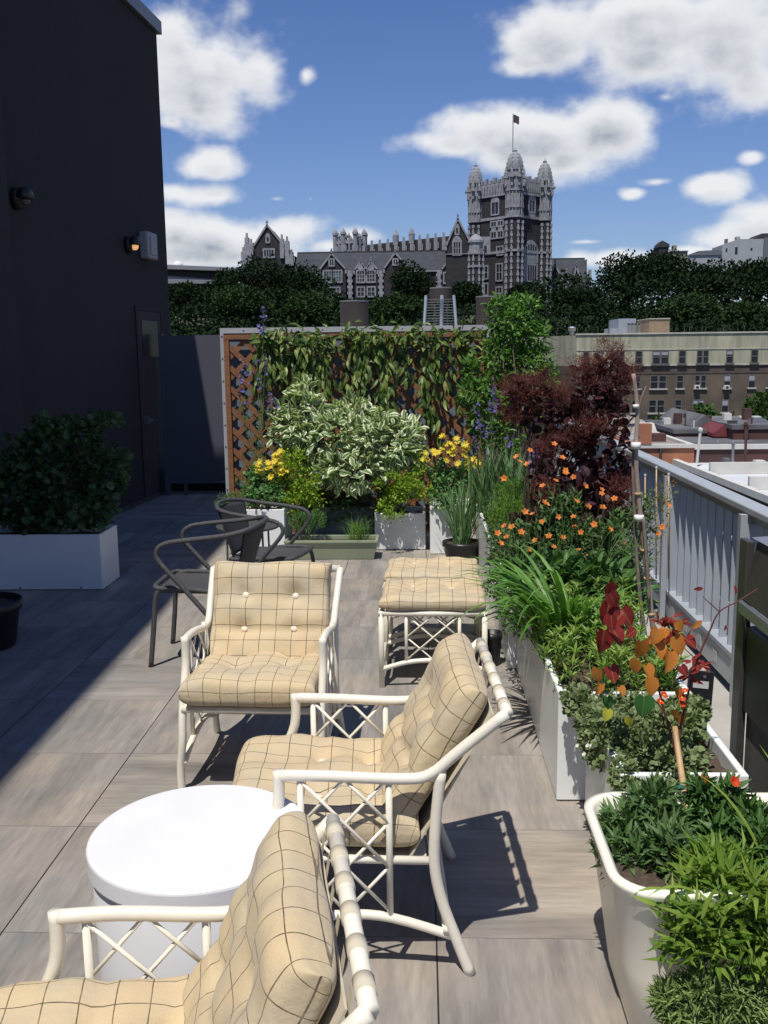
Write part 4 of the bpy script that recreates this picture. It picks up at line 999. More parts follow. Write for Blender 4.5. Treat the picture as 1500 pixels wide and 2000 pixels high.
# nave roof behind with pinnacled buttresses, rising to the right
YN = 300.
fx, fz, MN = plane(YN); xa, xb = fx(718), fx(925)
q = MB(); q.prism([(xa, fz(545)), (xb, fz(545)), (xb, fz(462)), (xa, fz(480))], 14., MN); nv = q.build('nave_wall', SCH, col_)
q = MB(); q.prism([(xa, fz(480)+.02), (xb, fz(462)+.02), (xb, fz(457)), (xa, fz(476))], 14., MN @ Matrix.Translation((0, .1, 0))); q.build('nave_roof', SLATED, nv)
for i in range(12):
    px = 727+i*15.5; x = fx(px); zt_ = fz(482-(px-718)/207*20); q = MB(); q.box(x-.55, x+.55, YN-1.2, YN-.003, fz(500), zt_+.6); q.box(x-.35, x+.35, YN-1.1, YN-.4, zt_+.61, zt_+1.9); q.box(x+.56, x+.95, YN-.9, YN-.003, zt_-2.4, zt_-.6)
    if i in (3, 5): q.lathe([(.9, 0), (.9, 2.2), (.95, 2.8), (.5, 4), (.05, 4.8)], (x, YN-.4, zt_-.2), 8)
    q.build('nave_buttress', TERRA, nv)
# crown tower (octagonal lantern)
YC = 290.; fx, fz, _ = plane(YC); p = Vector((fx(683), YC+4, 0)); R_ = (fx(717)-fx(650))/2
q = MB(); octo(q, p, R_*.9, fz(540), fz(466)); ct = q.build('lantern_tower', SCH, col_)
q = MB()
for yy, hh in ((490, .5), (470, .45)): octo(q, p, R_*.97, fz(yy)-hh, fz(yy)+hh)
q.build('lantern_band', TERRA, ct)
for k in range(8):
    a = k*PI/4+PI/8; x, y = p.x+R_*.92*math.cos(a), p.y+R_*.92*math.sin(a); a2 = a+PI/8; x2, y2 = p.x+R_*.86*math.cos(a2), p.y+R_*.86*math.sin(a2)
    q = MB(); q.lathe([(.66, fz(495)), (.66, fz(456)), (.86, fz(455)), (.82, fz(450.5)), (.5, fz(446)), (.04, fz(442))], (x, y, 0), 8)
    q.lathe([(.35, fz(492)), (.32, fz(460)), (.5, fz(459)), (.04, fz(451))], (x2, y2, 0), 6); q.build('lantern_turret', TERRA, ct)
    for w in (-1.3, 1.3): q = MB(); xx, yy = x2-w*math.sin(a2), y2+w*math.cos(a2); q.box(xx-.5, xx+.5, yy-.5, yy+.5, fz(488), fz(476)); q.build('lantern_arch', TERRA, ct)
# left pavilion with stepped shoulders
YP = 266.; fx, fz, MP = plane(YP); kw = dict(xf=fx, zf=fz)
g3 = gable(YP, (524, 434), (496, 476), (557, 476), 590, 14., SLATED)
window(MP, 517, 535, 483, 496, 4, 1, surround=.4, **kw); window(MP, 523, 527, 458, 467, 1, 1, True, **kw)
for x0, x1, y1 in ((480, 496, 480), (474, 480, 492), (557, 566, 482), (566, 576, 495)): q = MB(); q.box(fx(x0), fx(x1)-.003, YP+1, YP+9, fz(590), fz(y1)); q.build('shoulder_wall', SCH, g3)
for x, y0, y1 in ((484, 510, 458), (476, 515, 486), (552, 500, 462), (562, 512, 466), (570, 515, 492), (492, 505, 470)):
    q = MB(); q.box(fx(x)-.55, fx(x)+.55, YP-.6, YP+.99, fz(y0), fz(y1)); q.box(fx(x)-.25, fx(x)+.25, YP-.3, YP+.3, fz(y1)+.01, fz(y1)+1.2); q.build('pier', TERRA, g3)
for (x0, x1, y) in ((478, 497, 472), (553, 566, 484), (560, 576, 497), (472, 484, 491)): q = MB(); q.box(fx(x0), fx(x1), YP-.2, YP+.98, fz(y)-1.6, fz(y)); q.build('stepped_trim', TERRA, g3)
q = MB(); q.box(fx(487), fx(502), YP+3, YP+12, fz(500), fz(466)); q.build('rear_roof', SLATE, g3)
# wing on the right of the tower
YR = 285.; fx, fz, MRr = plane(YR)
roofblock(YR, (1072, 1152, 509.5, 560, 590), 9., SLATE)
q = MB(); q.box(fx(1152), fx(1153.5), YR+6, YR+12, fz(560), fz(507)); q.box(fx(1154), fx(1158), YR+2, YR+4, fz(580), fz(530)); q.build('end_gable', TERRA, col_)
kw = dict(xf=plane(YR-2)[0], zf=plane(YR-2)[1])
gable(YR-2, (1084, 520), (1073, 545), (1096, 545), 590, 8.); window(plane(YR-2)[2], 1076, 1089, 551, 565, 3, 1, **kw)
gable(YR-2, (1106, 537), (1099, 551), (1113, 551), 590, 8., SLATE); gable(YR-2, (1126, 524), (1119, 550), (1133, 550), 590, 8.)
window(plane(YR-2)[2], 1103, 1109, 555, 568, 2, 1, **kw)
# flag on its pole, standing on the tower roof
fp = at(1001.5, 290, YT+9); t = thing('flagpole', (fp.x, fp.y, zt(352)), 'thin flagpole with a small dark flag on top of the college tower', 'flagpole')
zz0 = zt(352); zz1 = at(1002, 222, YT+9).z
q = MB(); q.tube([(fp.x, fp.y, zz0), (fp.x, fp.y, zz1)], .13, 6, smooth=False); q.build('pole', mat('pole_grey', (.25, .25, .27), .5), t)
q = MB(); n = 8; V = []
for i in range(n+1):
    for j in range(2): x = i/n; V.append((fp.x+.15+1.5*x, fp.y+.25*math.sin(x*5), zz1-.3-j*2.1-.55*x*x+.1*math.sin(x*6)))
q.add(V, [(2*i, 2*i+1, 2*i+3, 2*i+2) for i in range(n)]); fl_o = q.build('flag', mat('flag_cloth', (.045, .04, .06), .8, col2=(.09, .045, .05), vscale=1.2), t)

# ---- trees on the hillside
DARKF = leafmat('cloud_shaded_foliage', [(.008, .017, .007), (.013, .026, .010), (.020, .037, .013), (.011, .022, .010)], .8, .12, vein=False, spec=.08)  # cloud shadow over the hill is put into these darker leaf tones
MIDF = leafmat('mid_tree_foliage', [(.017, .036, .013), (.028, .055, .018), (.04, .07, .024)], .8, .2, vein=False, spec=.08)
MIDS = leafmat('street_tree_foliage', [(.035, .07, .02), (.055, .10, .03), (.08, .13, .04)], .8, .25, vein=False, spec=.08)
BRIGHTF = leafmat('bright_tree_foliage', [(.10, .20, .03), (.16, .29, .05), (.2, .33, .07)], .7, .35, vein=False, spec=.1)
def big_tree(name, label, x, y, h, r, m, n=3400, ls=.52, group='trees on the wooded hill', gz=None, sq=1., tb=99.):
    gz = ground_z(x, y) if gz is None else gz
    t = thing(name, (x, y, gz), label, 'tree', group)
    q = MB(); q.tube([(x, y, min(gz-.3, tb)), (x+.2, y, gz+h*.3), (x-.1, y+.1, gz+h*.62)], r*.07, 7, r*.03)
    for k in range(4): a = rnd.uniform(0, 6.28); q.tube([(x, y, gz+h*.35), (x+r*.3*math.cos(a), y+r*.3*math.sin(a), gz+h*.55), (x+r*.6*math.cos(a), y+r*.6*math.sin(a), gz+h*.7)], r*.03, 5, r*.012)
    q.build('trunk', BARK, t)
    q = MB(); bl_ = [((x, y, gz+h*.62), (r*.75, r*.75, h*.36*sq))]
    for k in range(8):
        a = rnd.uniform(0, 6.28); e = rnd.uniform(.0, .85); rr = r*rnd.uniform(.42, .62)
        bl_.append(((x+r*.62*math.cos(a)*(1-e*.6), y+r*.62*math.sin(a)*(1-e*.6), gz+h*(.42+.42*e)), (rr, rr, rr*.62)))
    bush(q, bl_, n, ls, ls*.8, 'clump', up_=.4, rn=.8, inner=.62, lump=.35); q.build('crown', m, t)
    return t
def tree_px(name, label, px, top, Y, wpx, m, **kw):
    p = at(px, top, Y); r = wpx*Y/F_PX/2; gz = ground_z(p.x, Y); return big_tree(name, label, p.x, Y, p.z-gz, r, m, **kw)
TR = [  # px, top py, distance, width px, material, label
 (505, 498, 238, 150, DARKF, 'tall dark tree in front of the stone pavilion with the left gable'),
 (585, 512, 232, 110, DARKF, 'dark tree below the slate roof between the left pavilion and first dormer gable'),
 (440, 520, 240, 90, DARKF, 'dark tree beside the end of the grey elevated slab'),
 (360, 552, 225, 110, DARKF, 'dark tree just right of the charcoal building edge, under the elevated slab'),
 (800, 508, 228, 100, DARKF, 'round dark tree covering the college wall between the second and third front gables'),
 (905, 548, 222, 70, DARKF, 'small dark tree at the foot of the stair turret'),
 (1032, 552, 226, 90, DARKF, 'dark tree at the foot of the great square tower'),
 (1225, 492, 235, 120, DARKF, 'dark tree at the left shoulder of the wooded crest on the right'),
 (1295, 484, 240, 110, DARKF, 'highest dark tree of the crest, beneath the small dark cupola'),
 (1385, 520, 226, 130, DARKF, 'dark tree below the pale hilltop houses'),
 (1480, 505, 232, 120, DARKF, 'dark tree in front of the white hilltop house at the right edge'),
 (1130, 568, 215, 110, DARKF, 'dark tree below the short wing right of the tower'),
 (470, 560, 200, 130, MIDF, 'mid green tree low on the hill behind the left end of the fence'),
 (620, 570, 200, 130, MIDF, 'mid green tree behind the fence between purple flower spike and first water tank'),
 (770, 575, 200, 120, MIDF, 'mid green tree behind the fence between the first two water tanks'),
 (1350, 568, 195, 130, MIDF, 'greyish mid green tree standing out of the dark woods above the brick rooftop hut'),
 (1460, 590, 190, 110, MIDF, 'mid green tree above the right end of the long apartment roof')]
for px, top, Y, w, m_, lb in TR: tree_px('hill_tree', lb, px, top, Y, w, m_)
# the wood that fills the slope between them, read as one mass
q = MB(); bl_ = []
r_ = random.Random(5)
for px in range(300, 1640, 26):
    for top, Y in ((535, 236), (560, 218), (590, 200), (622, 182), (650, 166)):
        pxx = px+r_.uniform(-12, 12)
        if Y > 210 and pxx < 475: top_ = top+30
        elif Y > 210 and 630 < pxx < 1080: top_ = top+52
        elif Y > 210 and pxx > 1190: top_ = top-22
        else: top_ = top+6
        p = at(pxx, top_+r_.uniform(-8, 8), Y); gz = ground_z(p.x, Y); rr = r_.uniform(3.6, 6.); hz = min(max(p.z-gz, 3), 11)
        bl_.append(((p.x, Y, p.z-rr*.7), (rr, rr, rr*.72)))
        if r_.random() < .6: bl_.append(((p.x+r_.uniform(-3, 3), Y-2, p.z-rr*1.9), (rr*1.1, rr, rr*.9)))
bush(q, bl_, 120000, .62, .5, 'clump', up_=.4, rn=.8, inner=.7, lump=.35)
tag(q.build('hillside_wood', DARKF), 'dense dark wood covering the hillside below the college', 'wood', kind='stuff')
big_tree('street_tree', 'bright green treetop peeking above the slate blue gate', at(352, 640, 22).x, 22, at(352, 632, 22).z+13, 1.0, BRIGHTF, n=1500, ls=.13, group=None, gz=-13, sq=.12)

# ---- elevated slab on the left, hilltop houses on the right
YV = 250.; fx, fz, _ = plane(YV)
t = thing('elevated_building', (fx(380), YV, fz(560)), 'long flat grey elevated building with overhanging roof edge above the trees', 'building')
V = lambda x, y: (fx(x), fz(y))
q = MB(); q.prism([V(300, 516), V(466, 524), V(466, 517), V(300, 507)], 20., Matrix.Translation((0, YV, 0))); q.build('roof_slab', mat('far_grey_concrete', (.20, .20, .22), .8), t)
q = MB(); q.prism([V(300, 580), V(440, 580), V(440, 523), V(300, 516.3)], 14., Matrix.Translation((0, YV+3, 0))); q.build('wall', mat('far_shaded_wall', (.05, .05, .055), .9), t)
q = MB(); q.prism([V(300, 545), V(418, 547), V(418, 539), V(300, 528)], 1., Matrix.Translation((0, YV+1, 0))); q.build('ledge', MATS['far_grey_concrete'], t)
q = MB(); q.lathe([(1.3, 0), (1.2, .6), (.7, 1.1), (.01, 1.3)], (fx(342), YV+3, fz(510)), 14); q.build('dish', TABLEW, t)
YH = 262.; fx, fz, _ = plane(YH); V = lambda x, y: (fx(x), fz(y))
def hill_house(label, polys, m, extra=()):
    t = thing('hilltop_house', (fx(polys[0]), YH, fz(540)), label, 'house')
    x0, x1, y0 = polys; q = MB(); q.box(fx(x0), fx(x1), YH, YH+9, fz(545), fz(y0)); q.build('wall', m, t)
    for nm, pts, mm, yy, dd in extra: q = MB(); q.prism([V(*p) for p in pts], dd, Matrix.Translation((0, YH+yy, 0))); q.build(nm, mm, t)
WH = mat('far_white_wall', (.34, .36, .38), .8, var=.15, vscale=.3); GR = mat('far_grey_roof', (.12, .13, .15), .8); BG = mat('far_beige_wall', (.22, .21, .18), .8)
hill_house('white hilltop house with chimneys at the far right', (1409, 1489, 487), WH, [('roof_parapet', [(1409, 487), (1440, 476.5), (1489, 476.5), (1489, 486.9), (1409, 487)], WH, .0, 9), ('chimney', [(1417, 484), (1422, 484), (1422, 475), (1417, 475)], GR, 1, 1), ('chimney', [(1438, 476.4), (1446, 476.4), (1446, 471), (1438, 471)], WH, 1, 1.5), ('window', [(1434, 505), (1439, 505), (1439, 492), (1434, 492)], GLASSD, -.1, .08), ('window', [(1464, 498), (1468, 498), (1468, 494), (1464, 494)], GLASSD, -.1, .08), ('window', [(1416, 500), (1419, 500), (1419, 494), (1416, 494)], GLASSD, -.1, .08)])
hill_house('grey gabled hilltop house cut by the right edge of the picture', (1490, 1560, 474), GR, [('roof', [(1472, 474.5), (1486, 466), (1520, 465), (1520, 473.9), (1490, 474)], SLATED, .5, 8)])
hill_house('low pale blue grey hilltop house with a grey hipped roof', (1343, 1408, 507), WH, [('roof', [(1343, 506.9), (1362, 498.5), (1398, 497), (1408, 499), (1408, 506.9)], GR, -.3, 9)])
hill_house('beige hilltop house with a single square chimney', (1312, 1342, 499), BG, [('roof', [(1310, 498.9), (1343, 498.9), (1343, 497.3), (1310, 497.3)], GR, -.3, 9), ('chimney', [(1317, 497.2), (1324.5, 497.2), (1324.5, 485), (1317, 485)], BG, 2, 1.6)])
hill_house('small dark hilltop cupola with a pointed roof', (1286, 1305, 490), SCH, [('roof', [(1284, 489.9), (1307, 489.9), (1305, 484), (1292, 477), (1285, 484)], SLATED, -.2, 5)])

# ---- long apartment building facing the terrace
YA = 108.; fx, fz, MA = plane(YA)
XL = fx(1129); XR = fx(1600)
CREAMB = mat('stained_cream_parapet', (.44, .42, .30), .85, col2=(.26, .25, .19), vscale=.9, detail=10, stretch=(1.6, 1, .25))
BRWN = mat('brown_brick', (.15, .115, .083), .9, col2=(.07, .055, .043), vscale=.3, detail=10, bump=.2, bscale=8)
BRWND = mat('sooty_brick_band', (.06, .05, .046), .9, col2=(.12, .09, .07), vscale=.8, detail=9)
t = thing('apartment_building', (fx(1300), YA, -13), 'long brown brick apartment block with stained cream top storey and parapet', 'building')
def apart(q, za, zb, e=0.):     # front plane, then the side bending back on the left
    q.add([(XL, YA-e, za), (XR, YA-e, za), (XR, YA+16, za), (XL-.01, YA+16, za), (XL, YA-e, zb), (XR, YA-e, zb), (XR, YA+16, zb), (XL-.01, YA+16, zb)], [(0,1,5,4), (1,2,6,5), (2,3,7,6), (3,0,4,7), (4,5,6,7)])
    q.add([(XL, YA-e, za), (XL, YA+16, za), (XL-7, YA+40, za), (XL-7, YA+24-e, za), (XL, YA-e, zb), (XL, YA+16, zb), (XL-7, YA+40, zb), (XL-7, YA+24-e, zb)], [(0,4,7,3), (3,7,6,2), (4,5,6,7)])
q = MB(); apart(q, -13, fz(735)); q.build('brick_wall', BRWN, t)
q = MB(); apart(q, fz(735)+.002, fz(719), .05); q.build('frieze', BRWND, t)
q = MB(); apart(q, fz(719)+.002, fz(658), .10); q.build('parapet_wall', CREAMB, t)
q = MB(); q.box(XL-.1, XR, YA-.22, YA+.4, fz(658)+.002, fz(655)); q.box(XL, XR, YA-.16, YA-.101, fz(688.5), fz(687)); q.box(XL, XR, YA-.2, YA-.101, fz(719.5), fz(717)); q.build('coping', mat('pale_coping', (.5, .49, .42), .8, var=.3, vscale=1.), t)
roofc = MB(); roofc.box(XL+.4, XR, YA+.45, YA+15.8, fz(660), fz(659)); roofc.build('flat_roof', mat('tar_roof', (.05, .05, .05), .9), t)
FRM = mat('grey_window_frame', (.12, .12, .115), .6); SILL = mat('pale_sill', (.42, .41, .37), .8); BLIND = mat('pale_blind', (.3, .29, .33), .8)
def apt_window(x0, x1, y0, y1, double, blind=0.):
    xa, xb, za, zb = fx(x0), fx(x1), fz(y1), fz(y0); e = .14 if y0 < 720 else 0.
    q = MB(); q.box(xa, xb, YA-e-.03, YA-e+.0-.004, za, zb); w = q.build('window', GLASSD, t)
    q = MB(); n = 2 if double else 1; d0, d1 = YA-e-.09, YA-e-.031
    for i in range(n+1): x = xa+(xb-xa)*i/n; ww = .10 if double and i == 1 else .045; q.box(x-ww, x+ww, d0, d1, za, zb)
    zm = (za+zb)/2; q.box(xa, xb, d0+.01, d1, zm-.05, zm+.05); q.box(xa, xb, d0+.01, d1, zb-.08, zb); q.build('frame', FRM, w)
    q = MB(); q.box(xa-.15, xb+.15, YA-e-.22, YA-e-.005, za-.16, za-.003); q.build('sill', SILL if y0 > 720 else FRM, w)
    if blind: q = MB(); q.box(xa+.06, xb-.06, YA-e-.045, YA-e-.032, zb-(zb-za)*blind, zb-.08); q.build('blind', BLIND, w)
cols = [(1143, 1153, 0), (1170, 1180, 0), (1202, 1223, 1), (1246, 1259, 0), (1280, 1311, 1), (1332, 1345, 0), (1368, 1390, 1), (1426, 1439, 0), (1475, 1488, 0), (1512, 1534, 1), (1552, 1565, 0)]
for k, (a, b, d) in enumerate(cols):
    apt_window(a, b, 690, 715, d, .35 if k % 3 == 1 else 0); s_ = -.0
    apt_window(a-2, b-2, 738, 763, d, .45 if k in (7, 8) else 0); apt_window(a-4, b-4, 785, 810, d, .5 if k in (6, 7) else 0); apt_window(a-5, b-5, 834, 858, d)
for x, y in ((1364, 757), (1423, 758), (1328, 805)):
    q = MB(); q.box(fx(x), fx(x+10), YA-.55, YA-.10, fz(y+8), fz(y)); ac = q.build('air_conditioner', mat('ac_white', (.6, .6, .58), .6), t)
    q = MB(); q.box(fx(x+2.5), fx(x+8), YA-.565, YA-.551, fz(y+6.5), fz(y+2)); q.build('grille', BLACKP, ac)
q = MB(); q.box(fx(1280), fx(1321), YA+2, YA+8, fz(659), fz(628)); q.build('brick_hut', mat('tan_brick', (.33, .235, .15), .9, col2=(.25, .18, .12), vscale=1.2, detail=8), t)
q = MB(); q.box(fx(1279), fx(1322), YA+1.9, YA+8.1, fz(628)+.003, fz(626)); q.build('hut_coping', MATS['pale_coping'], t)
q = MB(); q.box(fx(1244), fx(1281), YA+9, YA+15, fz(659), fz(622)); q.box(fx(1227), fx(1243.7), YA+9, YA+13, fz(659), fz(642)); q.build('roof_hut', mat('blue_grey_metal', (.32, .36, .42), .5, var=.2, vscale=.5), t)
q = MB(); 
for x in (1249, 1256, 1263, 1270): q.box(fx(x), fx(x)+.25, YA+5, YA+5.2, fz(659), fz(633))
q.box(fx(1249), fx(1270)+.2, YA+5, YA+5.2, fz(637), fz(634.5)); q.build('roof_screen', mat('roof_screen_grey', (.18, .19, .2), .6), t)
vx = fx(1128); q = MB(); q.lathe([(.28, 0), (.28, .35), (.42, .4), (.46, .75), (.40, .85), (.01, .95)], (vx, YA+3, fz(656)), 14); q.build('roof_vent', STEEL, t)
for x in (1085, 1105, 1147, 1165, 1190, 1212, 1370, 1381, 1407, 1415, 1452, 1495, 1340): q = MB(); q.box(fx(x), fx(x)+.06, YA+6, YA+6.06, fz(659), fz(641)); q.build('roof_fence_post', STEELD, t)

# ---- water tanks beyond the fence
YK = 112.; TANKM = mat('rusted_tank_brown', (.055, .038, .034), .8, col2=(.035, .026, .026), vscale=.8, detail=8, stretch=(1, 1, .3)); RIM = mat('tank_rim_grey', (.16, .17, .18), .7)
def tank(label, px0, px1, top, bot, trestle=False, lid=None):
    a = at(px0, top, YK); b = at(px1, top, YK); z1 = a.z; z0 = at(px0, bot, YK).z; r = (b.x-a.x)/2; cx = (a.x+b.x)/2
    t = thing('water_tank', (cx, YK, z0-6), label, 'water tank', 'rooftop water tanks beyond the fence')
    q = MB(); q.lathe([(r, z0), (r*1.01, z1-.15)], (cx, YK, 0), 24); q.build('tank', TANKM, t)
    q = MB(); q.lathe([(r*1.03, z1-.15), (r*1.03, z1), (.01, z1+.05)], (cx, YK, 0), 24); q.build('lid', RIM, t)
    if trestle:
        px = [(832, 826), (863, 861), (886, 894)]; zt_ = at(860, 578, YK).z; zb_ = at(860, 660, YK).z
        for k, (p1, p2) in enumerate(px):
            q = MB(); A = (at(p1, 578, YK-1).x, YK-1.2, zt_); B = (at(p2, 640, YK-1).x, YK-1.4, at(860, 640, YK).z-2); q.tube([A, B], .22 if k == 1 else .17, 6, smooth=False); q.build('leg', mat('galvanised_leg', (.36, .40, .46), .5, .2), t)
        q = MB()
        for i in range(13):
            z = zt_-.45-i*.30; e = i/13
            q.tube([(at(833-4*e, 580, YK).x, YK-1.2, z), (at(863, 580, YK).x, YK-1.5, z)], .045, 4, smooth=False); q.tube([(at(863, 580, YK).x, YK-1.5, z), (at(886+5*e, 580, YK).x, YK-1.2, z)], .045, 4, smooth=False)
        q.build('ladder_rungs', RIM, t)
    q = MB()
    for k in range(4): an = PI/4+k*PI/2; q.tube([(cx+r*.8*math.cos(an), YK+r*.8*math.sin(an), z0), (cx+r*.85*math.cos(an), YK+r*.85*math.sin(an), z0-6)], .15, 5, smooth=False)
    q.build('stand', STEELD, t)
tank('brown cylindrical water tank left of the trestle tank', 664, 719, 588, 640)
tank('dark water tank raised on a pale galvanised trestle, middle of the three', 840, 882, 562, 590, True)
tank('brown water tank half hidden behind the tall green shrub', 930, 978, 579, 640)
t = thing('tank_house', (0, YK, -13), 'dark brick building carrying the water tanks beyond the fence', 'building'); q = MB(); q.box(at(600, 640, YK).x, at(984, 640, YK).x, YK-6, YK+8, -13, 2.2); q.build('wall', BRWN, t)
q = MB(); q.box(at(598, 640, YK).x, at(986, 640, YK).x, YK-6.1, YK+8.1, 2.203, 2.5); q.build('coping', MATS['pale_coping'], t)

# ---- roofs of the street below, right
ORB = mat('orange_brick', (.40, .165, .085), .9, col2=(.30, .12, .065), vscale=.6, detail=9, bump=.2, bscale=10); DRB = mat('dark_red_brick', (.11, .045, .035), .9, col2=(.05, .03, .03), vscale=.7, detail=8)
WR = mat('white_roof_coating', (.60, .62, .64), .7, col2=(.42, .44, .46), vscale=.35, detail=7); TAR = mat('patched_tar_roof', (.075, .075, .08), .9, col2=(.15, .15, .155), vscale=.5, detail=7); PKR = mat('pink_grey_gravel_roof', (.30, .25, .215), .9, col2=(.22, .19, .17), vscale=.6)
WCO = mat('white_coping', (.62, .60, .55), .7, var=.2, vscale=.8)
ZR = -4.
def roofpt(px, py, z=ZR): p = fl(px, py, z); return p
# row building with the white roof running along the railing
t = thing('row_building', (14, 42, -13), 'long dark row building with white coated flat roof beyond the railing', 'building')
A = roofpt(1311, 887); B_ = roofpt(1500, 957); d = (B_-A).normalized(); B_ = A+d*24; nrm = Vector((-d.y, d.x, 0)); 
if nrm.x < 0: nrm = -nrm
def quadblock(q, a, b, w, z0, z1, n_=None):
    n_ = n_ or nrm; c = [a, b, b+n_*w, a+n_*w]; V = [(p.x, p.y, z0) for p in c]+[(p.x, p.y, z1) for p in c]; q.add(V, [(0,1,2,3), (7,6,5,4), (0,4,5,1), (1,5,6,2), (2,6,7,3), (3,7,4,0)])
q = MB(); quadblock(q, A, B_, 16, -13, ZR-.5); q.build('wall', DRB, t)
q = MB(); quadblock(q, A+nrm*.3, B_+nrm*.3, 15.4, ZR-.499, ZR-.42); q.build('roof', WR, t)
q = MB(); quadblock(q, A-nrm*.1, B_-nrm*.1, .3, ZR-.498, ZR-.2); q.build('coping', WCO, t)
q = MB(); quadblock(q, A+nrm*.31, A+nrm*.31+d*.25, 15.6, ZR-.41, ZR-.2); q.build('coping', WCO, t)
for f, w in ((.22, 7.), (.44, 9)):
    a = A+d*24*f; q = MB(); quadblock(q, a+nrm*.35, a+nrm*.35+d*.25, w, ZR-.41, ZR+.15); q.build('party_wall', WCO, t)
r_ = random.Random(12)
for k in range(26):
    a = A+d*r_.uniform(1, 22)+nrm*r_.uniform(1.5, 14); q = MB(); w_ = r_.uniform(.15, .6); h_ = r_.uniform(.2, .9)
    if k % 3 == 0: q.tube([(a.x, a.y, ZR-.42), (a.x, a.y, ZR-.1+h_)], .06, 6, smooth=False)
    else: quadblock(q, a, a+d*w_, w_*r_.uniform(.5, 1.5), ZR-.418, ZR-.4+h_*.6)
    q.build('roof_vent', (STEEL, TAR, WCO, DRB, STEELD, TAR)[k % 6], t)
for f, w, l_, ww in ((.30, 3, 5, 4), (.5, 6, 6, 5), (.15, 6, 3, 6)):
    a = A+d*24*f+nrm*w; q = MB(); quadblock(q, a, a+d*l_, ww, ZR-.419, ZR-.409); q.build('roof_patch', TAR, t)
for k in range(9):
    a = A+d*(1.2+k*2.6)-nrm*.02
    for zz in (-6.6, -9.6): q = MB(); quadblock(q, a, a+d*1.1, .015, zz, zz+1.5); w = q.build('window', GLASSD, t); q = MB(); quadblock(q, a-d*.1-nrm*.06, a+d*1.2-nrm*.06, .07, zz-.14, zz-.005); q.build('sill', WCO, w)
q = MB(); a = A-nrm*.03+d*.5; quadblock(q, a, a+d*.9, .02, ZR-2.2, ZR-.8); q.build('sign_board', WCO, t)
for k, (f, w, sz, h) in enumerate(((.30, 2.5, 1.6, 1.1), (.36, 5.5, 2.2, .8), (.52, 4., 2.5, 1.3), (.62, 8., 3., 1.0), (.72, 3., 2., .9))):
    a = A+d*24*f+nrm*w; q = MB(); quadblock(q, a, a+d*sz, sz*.7, ZR-.41, ZR-.41+h); q.build('bulkhead', (TAR, BLACKP, WR, TAR, DRB)[k], t)
# orange brick house behind it
t = thing('brick_house', (19, 58, -13), 'orange brick house with white coping, end wall facing the terrace', 'house')
a, b = roofpt(1249, 868, -3.4), roofpt(1362, 869, -3.4); Yh = a.y; q = MB(); q.box(a.x, b.x, Yh, Yh+9, -13, -3.6); q.build('wall', ORB, t)
q = MB(); q.box(a.x-.1, b.x, Yh-.12, Yh+.25, -3.598, -3.4); q.box(b.x-.3, b.x-.003, Yh+.26, Yh+9, -3.598, -3.4); q.build('coping', WCO, t)
q = MB(); q.box(a.x+.26, b.x-.31, Yh+.26, Yh+9, -3.598, -3.55); q.build('roof', PKR, t)
q = MB(); q.box(a.x-.15, a.x+.6, Yh-.15, Yh+.5, -3.39, -2.3); q.build('chimney', ORB, t)
q = MB(); s0 = fl(1289, 868, -3.5); q.add([(s0.x-.75, Yh+4, -3.54), (s0.x+.75, Yh+4, -3.54), (s0.x+.75, Yh+5.3, -3.54), (s0.x-.75, Yh+5.3, -3.54), (s0.x-.45, Yh+4.3, -2.6), (s0.x+.45, Yh+4.3, -2.6), (s0.x+.45, Yh+5., -2.6), (s0.x-.45, Yh+5., -2.6)], [(0,1,5,4), (1,2,6,5), (2,3,7,6), (3,0,4,7), (4,5,6,7)]); q.build('skylight', WCO, t)
q = MB(); s0 = fl(1309, 861, -3.2); q.box(s0.x-.7, s0.x+.6, Yh+3, Yh+3.8, -3.54, -3.1); q.build('roof_hatch', DRB, t)
q = MB(); xx = at(1289, 900, Yh).x; q.tube([(xx, Yh-.08, -3.6), (xx, Yh-.08, -8)], .07, 6, smooth=False); q.build('downpipe', STEELD, t)
for k in range(2): q = MB(); xx = at(1272+k*44, 900, Yh).x; q.box(xx, xx+.8, Yh-.03, Yh-.004, -6.8, -5.4); w = q.build('window', GLASSD, t); q = MB(); q.box(xx-.1, xx+.9, Yh-.12, Yh-.004, -6.95, -6.81); q.build('sill', WCO, w)
t = thing('brick_house', (24, 58, -13), 'dark red brick house continuing the orange brick wall to the right', 'house')
q = MB(); q.box(b.x+.01, b.x+11, Yh+.1, Yh+8, -13, -3.7); q.build('wall', DRB, t)
q = MB(); q.box(b.x+.01, b.x+11, Yh-.02, Yh+.3, -3.698, -3.45); q.build('coping', WCO, t)
q = MB(); q.box(b.x+.02, b.x+11, Yh+.31, Yh+8, -3.698, -3.62); q.build('roof', TAR, t)
